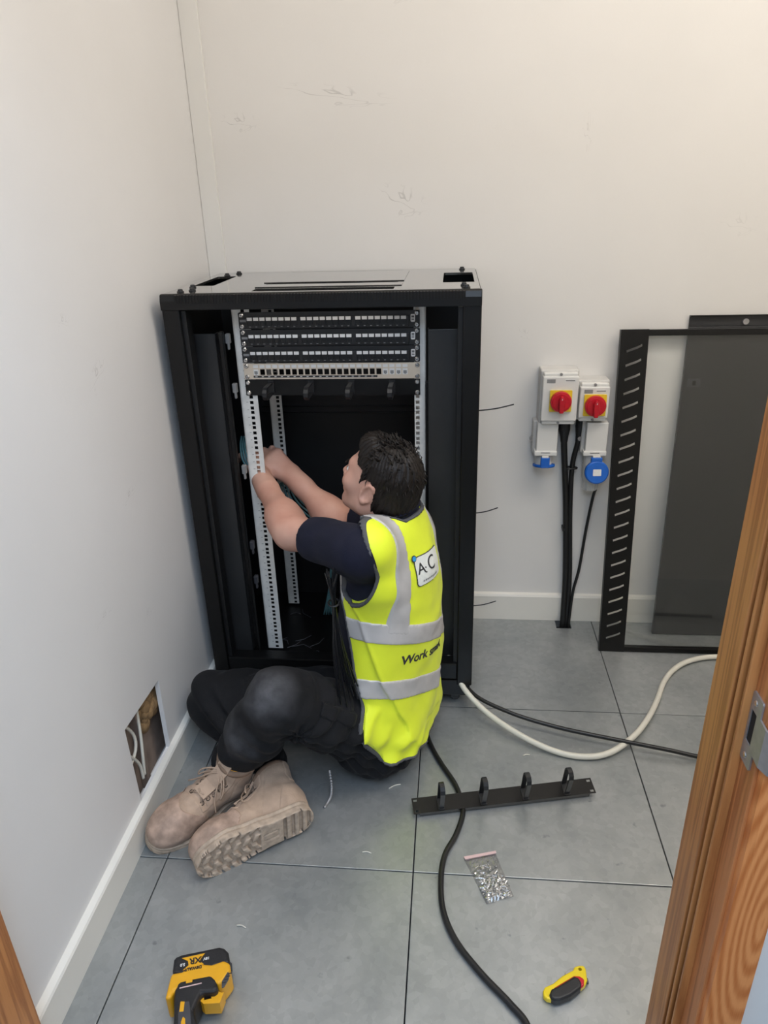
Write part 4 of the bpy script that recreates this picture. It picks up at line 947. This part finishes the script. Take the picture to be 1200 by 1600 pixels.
for s_ in (1, -1):
    e = obj('eye', MB().sphere(tuple(H(.0825, s_*.031, .0005)), .0115*HS, 14, 10), M['eye'], sk, smooth=True)
    q = H(.0925, s_*.031, .0005); obj('iris', MB().sphere(tuple(q), .0050*HS, 12, 8, (.8, .8, 1)), M['iris'], e, smooth=True)
    P_ = [H(.0925+.004*math.cos(t*1.2), s_*(.031+.021*math.sin(t)), .019+.004*math.cos(t)) for t in np.linspace(-1, 1, 7)]
    obj('eyebrow', MB().tube(P_, .0022, 6, flat=.7), M['hair'], sk, smooth=True)
obj('lips', MB().tube([H(.0975-.012*abs(t)**2, .019*t, -.0675) for t in np.linspace(-1, 1, 9)], [.001, .003, .0038, .0042, .0036, .0042, .0038, .003, .001], 8), M['lip'], sk, smooth=True)
# ---- hair
h = .0026
hf = Field(HC-.165, HC+.185, h); X, Y, Z = hf.xyz()
hf.add(hell((-.014, 0, .033), (.1035, .0825, .0935)), 0, .06); hf.add(hell((-.040, 0, -.02), (.078, .076, .085)), .02, .06)
hf.add(hell((.056, .0, .092), (.034, .046, .024)), .025, .06)
p = [X-HC[0], Y-HC[1], Z-HC[2]]; lf, ll, lu = [(p[0]*RH[0, i]+p[1]*RH[1, i]+p[2]*RH[2, i])/HS for i in range(3)]
az = np.arctan2(ll, lf)
strand = .0012*np.sin(az*40+3*np.sin(lu*40+az*5))+.0010*np.sin(az*71-lu*60)+.0022*noise3(X, Y, Z, 150, 3)
D = hf.D-strand
line = .062+.35*np.maximum(lu-.03, -.02)                        # hairline on the forehead
D = np.maximum(D, np.where(lu < .135, lf-np.where(lu > .045, .052+.55*(lu-.045), .024), -1)*.8)
D = np.maximum(D, -np.minimum(.030-np.abs(lf+.004), np.minimum(.034-lu, lu+.060)*1.0) if False else -.5)
# clear the ear, cheek and neck below the hairline
ear = np.sqrt(((lf+.004)/.027)**2+((lu+.012)/.040)**2)-1
D = np.maximum(D, -ear*.028)
D = np.maximum(D, np.minimum((lf+.022), .05)*.9*(lu < -.008)-(lu >= -.008)*1.0)
D = np.maximum(D, (-.098-lu)+.10*np.abs(ll)+.006*np.sin(az*60))
hr_o = sdf_obj('hair', D.astype(np.float32), hf.lo, h, 'hair', sk)
tf = MB()
rs = np.random.RandomState(4)
for i in range(420):
    a, b = rs.uniform(-2.9, 2.9), rs.uniform(-.25, 1.45)
    n_ = np.array([math.cos(b)*math.cos(a), math.cos(b)*math.sin(a), math.sin(b)]); c = np.array([-.014, 0, .034])+n_*np.array([.1025, .0815, .0925])
    if c[0] > .03 and c[2] < .088: continue
    if abs(c[0]+.004) < .035 and c[2] < .035: continue
    if c[0] > -.02 and c[2] < .0: continue
    fl = np.array([-.15, .05*np.sign(c[1]), -.9]) if c[2] < .08 else np.array([.75, .35*rs.uniform(-1, 1), .18])
    t_ = n_*.16+fl*.7+rs.normal(size=3)*.15; t_ /= np.linalg.norm(t_); l = rs.uniform(.012, .024)*(1.3 if c[0] > .03 else 1)
    q0, q1, q2 = c-n_*.004, c+t_*l*.55+n_*.003, c+t_*l
    tf.tube([H(*q0), H(*q1), H(*q2)], [.0022, .0017, .0003], 4)
obj('hair_tufts', tf, M['hair'], sk, smooth=True, kind='stuff')
# ---- T-shirt
h = .004
lo, hi = (-.34, .10, .0), (.16, .80, .84)
tsf = torso(Field(lo, hi, h), 0, .06, .09); base = tsf.D.copy(); X, Y, Z = tsf.xyz()
nz = .0035*noise3(X, Y, Z, 55, 11)+.002*noise3(X, Y, Z, 120, 5)
ts = Field(lo, hi, h); ts.D = base-.004-nz
for s_, e_ in ((shL, elL), (shR, elR)):
    ts.add(cone(s_, s_+.70*(e_-s_), .064, .055), .035); 
    u_ = (e_-s_)/np.linalg.norm(e_-s_); c_ = s_+.66*(e_-s_)
    pl = (X-c_[0])*u_[0]+(Y-c_[1])*u_[1]+(Z-c_[2])*u_[2]
    near = (np.sqrt((X-c_[0])**2+(Y-c_[1])**2+(Z-c_[2])**2) < .13)
    w_ = .0035*np.sin(((X-s_[0])*u_[0]+(Y-s_[1])*u_[1]+(Z-s_[2])*u_[2])*75+X*40)
    fd = np.clip((.13-np.sqrt((X-c_[0])**2+(Y-c_[1])**2+(Z-c_[2])**2))/.05, 0, 1)
    ts.D = np.where(near, np.maximum(ts.D-w_*.6*fd, pl), ts.D)
lf, ll, lz = [(X-OB[0])*FW[0]+(Y-OB[1])*FW[1]+0*Z, (X-OB[0])*LF[0]+(Y-OB[1])*LF[1]+0*Z, Z+0*X+0*Y]
ts.D = np.where((np.abs(ll) < .105) & (lf < .085), np.maximum(ts.D, lz-(.742-.28*(lf+.006))), ts.D)                                  # neckline
ts.D = np.maximum(ts.D, .045-lz)
sh = sdf_obj('t_shirt', ts.D, lo, h, 'navy', sk, 'navy short-sleeved T-shirt')
# ribbed collar standing just above the vest neck
cl_ = [B(-.006+.067*math.cos(t), .067*math.sin(t), .742-.020*math.cos(t)) for t in np.linspace(0, 2*math.pi, 40, endpoint=False)]
obj('collar', MB().tube(cl_, .0075, 8, closed=True), M['navy'], sh, smooth=True)
# ---- trousers field (also used to drape the vest over the hips)
def trousers_field(lo, hi, h):
    tr = Field(lo, hi, h); X, Y, Z = tr.xyz()
    tr.add(ell(B(.010, 0, .110), (.100, .176, .112), RB), .03, .05)
    tr.add(cone(hipL, knL, .100, .080), .05, .05)
    tr.add(ell(hipL+A3((-.02, -.03, -.025)), (.10, .085, .085)), .04, .05)
    tr.add(cone(hipR, knR, .084, .078), .05, .05)
    l2 = Field(lo, hi, h)
    l2.add(cone(knR, anR, .076, .052), .03, .05); tr.D = smin(tr.D, l2.D, .03)
    l2 = Field(lo, hi, h)
    l2.add(cone(knL, knL+.55*(anL-knL), .077, .068), .02, .05); l2.add(cone(knL+.5*(anL-knL), anL, .068, .056), .03, .05)
    tr.D = smin(tr.D, l2.D, .018)
    def axis_fold(a, b, f, amp, ph):
        a, b = A3(a), A3(b); u = (b-a)/np.linalg.norm(b-a); t = (X-a[0])*u[0]+(Y-a[1])*u[1]+(Z-a[2])*u[2]
        return amp*np.sin(t*f+ph+2.2*np.sin((X*.8-Y*.5+Z*.7)*22))
    wr_ = axis_fold(hipL, knL, 95, .0060, .5)*np.clip((X+.30)*9, 0, 1)+axis_fold(knL, anL, 120, .0050, 1.2)*np.clip((.32-Z)*8, 0, 1)+.006*noise3(X, Y, Z, 55, 21)+.003*noise3(X, Y, Z, 130, 2)
    # creases gathered behind the left knee
    c_ = knL+A3((.045, .0, -.075)); dd = np.sqrt((X-c_[0])**2+(Y-c_[1])**2+(Z-c_[2])**2)
    wr_ = wr_+.007*np.sin(np.arctan2(Z-c_[2], X-c_[0])*9)*np.exp(-(dd/.07)**2)
    TR = np.maximum(tr.D-wr_*np.clip(Z/.09, .2, 1), .002-Z)
    return TR, X, Y, Z
# ---- hi-vis vest: looser shell over the shirt, arm holes cut, reflective tape standing proud
vf = Field(lo, hi, h); vf.D = base-.013
vf.add(ell(B(.006, 0, .27), (.112, .212, .30), RB), .05, .06); vf.add(ell(B(.010, .02, .12), (.100, .198, .15), RB), .05, .06)
vf.add(cone(shL-.02*LF, shL+.06*(elL-shL), .076, .072), .03, .06); vf.add(cone(B(.0, -.10, .64), B(-.01, -.03, .70), .06, .06), .04, .06)
vf.add(ell(hipL+A3((-.02, -.03, -.02)), (.118, .106, .105)), .03, .06)
vf.add(cone(hipL, hipL+.35*(knL-hipL), .116, .110), .03, .06)
vf.add(cone(B(-.02, .13, .60), B(-.02, .05, .69), .055, .05), .05, .06)
dg = lz*.8-lf*.9+ll*.35; X, Y, Z = vf.xyz()
amp = np.clip((.62-lz)/.35, .25, 1)
TRv = trousers_field(lo, hi, h)[0]
nm_ = noise3(X, Y, Z, 24, 31)
fold = amp*(.0045*np.sin(dg*44+5*nm_)*np.clip(.4+nm_, 0, 1)*1.5+.004*np.sin(dg*85+7*nm_)*np.clip(.3-nm_, 0, 1)+.0080*noise3(X, Y, Z, 36, 8)+.0032*noise3(X, Y, Z, 88, 18))
fl_ = .076+(lz-.60)*.27+.034*np.clip((lz-.52)/.1, 0, 1)
sm_ = lf-(fl_-.050-.03*np.clip((.5-lz)/.5, 0, 1))
VD = vf.D-fold+.0055/(1+np.exp(-np.clip(sm_/.0022, -30, 30)))-.003*np.exp(-(sm_+.004)**2/.006**2)
VD = smin(VD, np.where((lz < .30) & (ll > -.05), TRv-.0105+5*np.maximum(lf-fl_+.0105, 0)+.5*np.maximum(.03-ll, 0), .5), .015)
arm = (np.sqrt(((lf-.030)/.082)**2+((lz-.672)/.114)**2)-1)*.09
armc = np.maximum(arm, .132-np.abs(ll))
front = lf-fl_                                                    # open front edge hanging back to the hip
neck = lz-(.742-.28*(lf+.06)+1.2*np.clip(np.abs(ll)-.055, 0, .1))
neckc = np.maximum(np.sqrt(((lf+.004)/np.where(lf > -.004, .16, .066))**2+(ll/.070)**2)-1, -1)*.065             # round neck opening
hem = (.052+.30*np.maximum(lf+.08, 0)+.24*np.maximum(ll, 0)+.012*(sm_ > 0))-lz
cuts = np.maximum(np.maximum(-armc, front), np.maximum(np.maximum(hem, neck), -np.maximum(neckc, .67-lz)))
cuts = np.maximum(cuts, np.minimum(lf-.012, lz-.655))
vest = np.maximum(VD, cuts)
vo = sdf_obj('hi_vis_vest', vest, lo, h, 'hivis', sk, 'yellow hi-vis vest with grey reflective tape')
shell = np.maximum(VD-.0034, -VD-.005)
def band(zc, half, tl): return np.abs(lz-(zc+tl*ll))-half
for bd in (band(.418, .0285, .40), band(.258, .0285, .38)):
    sdf_obj('reflective_tape', np.maximum(np.maximum(shell, bd), cuts+.004), lo, h, 'tape', vo, 'grey reflective band')
st_ = np.abs(ll-(.088+.05*np.maximum(lz-.66, 0)-.05*(.66-lz)*0))-.0245
for sgn in (1, -1):
    st_ = np.abs(sgn*ll-(.103+np.clip(.74-lz, 0, .3)*.12))-.0245
    sdf_obj('reflective_tape', np.maximum(np.maximum(np.maximum(shell-.0003, st_), cuts+.004), (.418+.40*ll+.0)-lz), lo, h, 'tape', vo, 'grey reflective shoulder strip')
edge = np.abs(cuts)-.0055; VD2 = VD
sdf_obj('binding', np.maximum(np.maximum(VD-.0028, -VD-.008), np.maximum(edge, cuts-.0025)), lo, h, 'trim', vo, 'dark grey edge binding')
# lettering and badge wrapped on the back of the vest
def vsurf(l, z):
    """point of the vest's back at lateral l, height z (marching in from behind)"""
    for f in np.arange(-.19, .10, .0012):
        q = B(f, l, z); i = ((q-A3(lo))/h)
        a = np.floor(i).astype(int); t = i-a
        v = 0
        for dx_ in (0, 1):
            for dy_ in (0, 1):
                for dz_ in (0, 1):
                    v += VD[a[0]+dx_, a[1]+dy_, a[2]+dz_]*(t[0] if dx_ else 1-t[0])*(t[1] if dy_ else 1-t[1])*(t[2] if dz_ else 1-t[2])
        if v < 0: return f
    return -.1
_c = {}
def vs_(l, z):
    k = (round(l*500), round(z*500))
    if k not in _c: _c[k] = vsurf(k[0]/500, k[1]/500)
    return _c[k]
def vs_s(l, z):
    a, b = l*500, z*500; i, j = math.floor(a), math.floor(b); s_, t_ = a-i, b-j
    g = lambda u, v: vs_(u/500, v/500)
    return (g(i, j)*(1-s_)+g(i+1, j)*s_)*(1-t_)+(g(i, j+1)*(1-s_)+g(i+1, j+1)*s_)*t_
def wrap(name, mb, m, off, par):
    """mb drawn flat (x right, y up on the back, z proud); x=0 at the spine, +x to the wearer's right"""
    bm = bmesh.new(); me = mb.mesh('t'); bm.from_mesh(me); bpy.data.meshes.remove(me)
    for _ in range(4):
        ed = [e for e in bm.edges if e.calc_length() > .006]
        if not ed: break
        bmesh.ops.subdivide_edges(bm, edges=ed, cuts=1); bmesh.ops.triangulate(bm, faces=bm.faces)
    for v in bm.verts:
        x, y, z = v.co; f = vs_s(-x, y); v.co = Vector(B(f-off-z, -x, y).tolist())
    me = bpy.data.meshes.new(name); bm.to_mesh(me); bm.free()
    return link(name, me, M[m], par)
def RT(cx, cy, a): return Matrix.Translation((cx, cy, 0)) @ Matrix.Rotation(R_(a), 4, 'Z')
wrap('lettering', text_mb('Work smart', .035, RT(-.048, .374, -13), .0004, .0006), 'dark_print', .0015, vo)
Tb_ = RT(-.020, .614, -4)
wrap('badge_outline', MB().prism(rrect(.110, .076, .010), 0, .0004, Tb_), 'dark_print', .0026, vo)
wrap('badge', MB().prism(rrect(.106, .072, .009), 0, .0004, Tb_), 'badge', .0034, vo)
wrap('badge_lettering', text_mb('A', .040, Tb_ @ Matrix.Translation((-.036, .006, 0)), .0003), 'dark_print', .0044, vo)
wrap('badge_lettering', text_mb(':', .034, Tb_ @ Matrix.Translation((-.0215, .002, 0)), .0003), 'dark_print', .0044, vo)
wrap('badge_lettering', text_mb('C', .050, Tb_ @ Matrix.Translation((.004, .008, 0)), .0003), 'dark_print', .0044, vo)
dsh = MB()
for i in range(9): dsh.box(-.036+i*.0075, -.028, 0, -.031+i*.0075, -.0235, .0004, Tb_)
wrap('badge_print', dsh, 'grey_print', .0042, vo)
wrap('badge_ring', MB().prism([(.0085*math.cos(t), .0085*math.sin(t)) for t in np.linspace(0, 6.1, 20)], 0, .0004, Tb_ @ Matrix.Translation((-.054, .037, 0))), 'dark_print', .0046, vo)
wrap('badge_dot', MB().prism([(.0062*math.cos(t), .0062*math.sin(t)) for t in np.linspace(0, 6.1, 20)], 0, .0004, Tb_ @ Matrix.Translation((-.054, .037, 0))), 'cyan', .0054, vo)
# ---- trousers
h = .0042
lo, hi = (-.70, .06, -.004), (.12, .68, .50)
TR, X, Y, Z = trousers_field(lo, hi, h)
to_ = sdf_obj('trousers', TR, lo, h, 'trousers', sk, 'black work trousers with dusty left knee')
# cargo pocket on the outside of the left thigh
a, b = hipL, knL; u = (b-a)/np.linalg.norm(b-a); t = (X-a[0])*u[0]+(Y-a[1])*u[1]+(Z-a[2])*u[2]
qx, qy, qz = X-a[0]-t*u[0], Y-a[1]-t*u[1], Z-a[2]-t*u[2]
out_ = np.cross(u, A3((0, 0, 1))); out_ = -out_ if out_[1] > 0 else out_; out_ /= np.linalg.norm(out_); upv = np.cross(out_, u); upv = upv if upv[2] > 0 else -upv
so, su = qx*out_[0]+qy*out_[1]+qz*out_[2], qx*upv[0]+qy*upv[1]+qz*upv[2]
pk_ = np.maximum(np.maximum(np.abs(t-.255)-.056, np.abs(su+.012)-.055), .02-so)
sdf_obj('cargo_pocket', np.maximum(np.maximum(TR-.005, -TR-.004), pk_), lo, h, 'trousers', to_)
fp_ = np.maximum(np.maximum(np.abs(t-.255)-.060, np.abs(su-.034)-.016), .02-so)
sdf_obj('pocket_flap', np.maximum(np.maximum(TR-.009, -TR-.004), fp_), lo, h, 'trousers', to_)
# ---- boots
def boot_fields():
    h = .0026; lo, hi = (-.02, -.075, -.004), (.325, .075, .185)
    u = Field(lo, hi, h); X, Y, Z = u.xyz()
    u.add(ell((.243, -.003, .050), (.058, .047, .044)), .03, .05); u.add(cone((.215, 0, .052), (.10, 0, .078), .046, .046), .03, .05)
    u.add(ell((.052, 0, .058), (.052, .041, .062)), .03, .05); u.add(cone((.062, 0, .08), (.050, 0, .160), .047, .051), .03, .05)
    wr = .0016*noise3(X, Y, Z, 150, 4)+.0024*np.sin(X*210+Y*30)*np.exp(-((X-.165)/.03)**2)*np.clip((Z-.05)*40, 0, 1)
    U = np.maximum(np.maximum(u.D-wr, .022-Z), Z-(.162-.10*(X-.05)))
    U = smax(U, -(np.sqrt(((X-.052)/.042)**2+(Y/.041)**2)-1)*.04-np.maximum(.145-Z, 0)*3, .004)
    # toe cap seam, heel counter seam, side panel seam
    for c in (np.abs(X-.205-.25*np.abs(Y))-.0012, np.abs(X-.112+.45*(Z-.06))-.0012): U = np.maximum(U, np.where(np.abs(c) < .003, -(np.maximum(c, -U-.0016)), -1))
    s = Field(lo, hi, h)
    def d2(c0, c1, r0, r1):
        ax_, ay = c1[0]-c0[0], c1[1]-c0[1]; t = np.clip(((X-c0[0])*ax_+(Y-c0[1])*ay)/(ax_*ax_+ay*ay), 0, 1)
        return np.sqrt((X-c0[0]-t*ax_)**2+(Y-c0[1]-t*ay)**2)-(r0+t*(r1-r0))
    out = smin(smin(d2((.045, 0), (.15, .004), .043, .041), d2((.15, .004), (.215, 0), .042, .054), .02), d2((.215, 0), (.252, -.005), .054, .049), .02)+0*Z
    sd_ = np.maximum(np.maximum(out, -Z), Z-.030)
    sd_ = np.maximum(sd_, np.where((Z > .0185) & (Z < .0225), out+.0025, -1))
    # tread: bars under heel, chevrons under the ball, plain waist with a raised bar
    gh = np.where(X < .088, np.sin((X-.01)*2*math.pi/.021), np.where(X > .142, np.maximum(np.sin((X+.55*np.abs(Y))*2*math.pi/.024), np.sin(Y*2*math.pi/.032+1.57)*.9), -1))
    groove = np.where(gh > .25, 1, -1)
    tr_ = np.maximum(-(gh-.2)*.006, Z-.010)+0*out
    tr_ = np.where((gh > -.9), tr_, .02)
    inner = out+.006
    sd_ = np.maximum(sd_, -np.maximum(tr_, inner*0-.5 if False else inner-.004))
    waist = np.maximum(np.maximum(np.abs(X-.115)-.020, np.abs(Y)-.013), Z-.006); ring = np.maximum(np.abs(np.maximum(np.abs(X-.115)-.018, np.abs(Y)-.011))-.0012, Z-.0025)
    sd_ = np.maximum(sd_, -ring)
    return U, sd_, lo, h
BU, BS, blo, bh = boot_fields()
def bsurf(x, y):
    i, j = int((x-blo[0])/bh), int((y-blo[1])/bh); col = BU[i, j]; k = np.nonzero(col < 0)[0]; return blo[2]+bh*(k[-1]+.5) if len(k) else .1
def make_boot(Tm, label):
    bt = thing('boot'); bt.parent = sk; bt.matrix_world = Tm; ORG[bt.name] = (0, 0, 0); bt['label'] = label
    if not make_boot.cache:
        c = make_boot.cache
        c['u'] = sdf_obj('upper', BU, blo, bh, 'boot', bt); c['s'] = sdf_obj('outsole', BS, blo, bh, 'sole', bt)
        bx, by, bz_ = [(blo[i]+bh*np.arange(BU.shape[i])).reshape([-1 if j == i else 1 for j in range(3)]) for i in range(3)]
        c['tc'] = sdf_obj('toe_cap', np.maximum(np.maximum(BU-.0024, -BU-.003), np.maximum(.218-1.1*by**2*20-bx, .024-bz_)), blo, bh, 'toe', bt)
        c['hc'] = sdf_obj('heel_counter', np.maximum(np.maximum(BU-.0020, -BU-.003), np.maximum(bx-.070+.55*(bz_-.05), np.maximum(.024-bz_, bz_-.088))), blo, bh, 'boot', bt)
        c['ec'] = sdf_obj('eyelet_panel', np.maximum(np.maximum(BU-.0018, -BU-.003), np.maximum(np.maximum(bx-.182, .018-np.abs(by)), np.maximum(.072-.35*(bx-.10)-bz_, np.abs(by)-.038))), blo, bh, 'boot', bt)
        tg = MB(); pts = [(.165, bsurf(.165, 0)), (.13, bsurf(.13, 0)), (.10, .150), (.086, .180)]
        for s_ in (0, .006): tg.v += [(x+s_*.5, y, z+s_+.001) for x, z in pts for y in (-.019, 0, .019)]
        n = 12
        for i in range(3):
            for j in range(2):
                q = (i*3+j, i*3+j+1, i*3+j+4, i*3+j+3); tg.f += [tuple(n+k for k in q[::-1]), q]
        for i in range(3): tg.f += [(i*3, i*3+3, n+i*3+3, n+i*3), (i*3+5, i*3+2, n+i*3+2, n+i*3+5)]
        tg.f += [(9, 10, n+10, n+9), (10, 11, n+11, n+10)]
        c['t'] = obj('tongue', tg, M['boot'], bt)
        col = MB().tube([(.052+.0455*math.cos(t), .0455*math.sin(t), .1615-.0045*math.cos(t)) for t in np.linspace(0, 2*math.pi, 28, endpoint=False)], .0085, 8, closed=True)
        c['c'] = obj('collar', col, M['boot_dark'], bt, smooth=True)
        c['l'] = obj('lining', MB().tube([(.052+.0380*math.cos(t), .0380*math.sin(t), .166-.0045*math.cos(t)) for t in np.linspace(0, 2*math.pi, 28, endpoint=False)], .0052, 8, closed=True), M['orange'], bt, smooth=True, label='orange collar lining')
        ey = []
        for i in range(6):
            x = .172-i*.0165
            for s_ in (1, -1):
                y = s_*(.021+.0015*i); ey.append((x, y, bsurf(x, y)))
        em = MB()
        for x, y, z in ey:
            em.tube([(x+.0050*math.cos(t)*.9, y+.0050*math.sin(t)*.8, z+.0012-.9*.0042*math.cos(t)*.45-.0012*math.sin(t)*np.sign(y)) for t in np.linspace(0, 6.283, 10, endpoint=False)], .0016, 5, closed=True)
        c['e'] = obj('eyelets', em, M['eyelet'], bt, smooth=True)
        lm = MB()
        for i in range(5):
            for s_ in (0, 1):
                a, b = ey[2*i+s_], ey[2*(i+1)+1-s_]; mz = max(a[2], b[2])
                lm.tube([a, ((2*a[0]+b[0])/3, (2*a[1]+b[1])/3, bsurf((2*a[0]+b[0])/3, (2*a[1]+b[1])/3)+.005), ((a[0]+2*b[0])/3, (a[1]+2*b[1])/3, bsurf((a[0]+2*b[0])/3, (a[1]+2*b[1])/3)+.006+.001*s_), b], .0022, 6)
        k0 = (ey[8][0], 0, bsurf(ey[8][0], 0)+.007)
        for s_ in (1, -1):
            lm.tube(smooth_path([k0, (k0[0]+.005, s_*.018, k0[2]+.006), (k0[0]+.022, s_*.042, k0[2]-.012), (k0[0]+.030, s_*.044, k0[2]-.032), (k0[0]+.018, s_*.030, k0[2]-.012), (k0[0]+.003, s_*.008, k0[2]+.002)], 5), .0022, 6)
            lm.tube(smooth_path([k0, (k0[0]+.016, s_*.014, k0[2]+.001), (k0[0]+.040, s_*.036, k0[2]-.030), (k0[0]+.048, s_*.056, k0[2]-.060)], 5), .0020, 6)
        lm.sphere(k0, .006, 8, 6, (1.1, 1.3, .8))
        c['k'] = obj('laces', lm, M['lace'], bt, smooth=True)
    else:
        for q in make_boot.cache.values(): d = q.copy(); COL.objects.link(d); d.parent = bt
    return bt
make_boot.cache = {}
def boot_T(heel, toe_dir, up):
    a = Vector(toe_dir).normalized(); c = Vector(up); c = (c-a*c.dot(a)).normalized(); b = c.cross(a)
    return Matrix(((a.x, b.x, c.x, heel[0]), (a.y, b.y, c.y, heel[1]), (a.z, b.z, c.z, heel[2]), (0, 0, 0, 1)))
make_boot(boot_T((-.474, .258, .014), (-.58, -.81, -.02), (.34, -.26, 1)), 'tan suede work boot, toe against the skirting')
make_boot(boot_T((-.250, .102, .053), (-.815, -.58, 0), (-.56, .80, .12)), 'tan suede work boot on its side, tread showing')
# little ball chain hanging from the pocket on to the floor
ch = MB(); cp = smooth_path([(-.232, .232, .075), (-.226, .214, .040), (-.229, .205, .012), (-.236, .190, .004), (-.240, .178, .004)], 6)
for i, q in enumerate(cp): ch.sphere(tuple(q), .0042, 7, 5)
obj('key_chain', ch, M['nickel'], sk, smooth=True, label='silver ball chain')
# ---- bundle of cable ties hanging at the vest's front edge
cb_ = MB(); rs = np.random.RandomState(9)
for i in range(13):
    o = rs.uniform(-1, 1, 3)
    p0, p1, p2, p3 = (-.198+.016*o[0], .262+.012*o[1], .655+.012*o[2]), (-.196+.004*o[1], .256+.006*o[0], .575), (-.188+.014*o[0], .238+.012*o[2], .45), (-.166+.026*o[0], .212+.012*o[1], .335+.03*o[2])
    cb_.tube(smooth_path([p0, p1, p2, p3], 5), .0030, 5, flat=.45)
cb_.tube([(-.196+.013*math.cos(t), .256+.013*math.sin(t), .578+.003*math.sin(t)) for t in np.linspace(0, 6.28, 12, endpoint=False)], .0026, 5, closed=True)
tag(obj('cable_tie_bundle', cb_, M['black_plastic']), "bundle of long black cable ties hanging from the vest's front edge", 'cable ties')
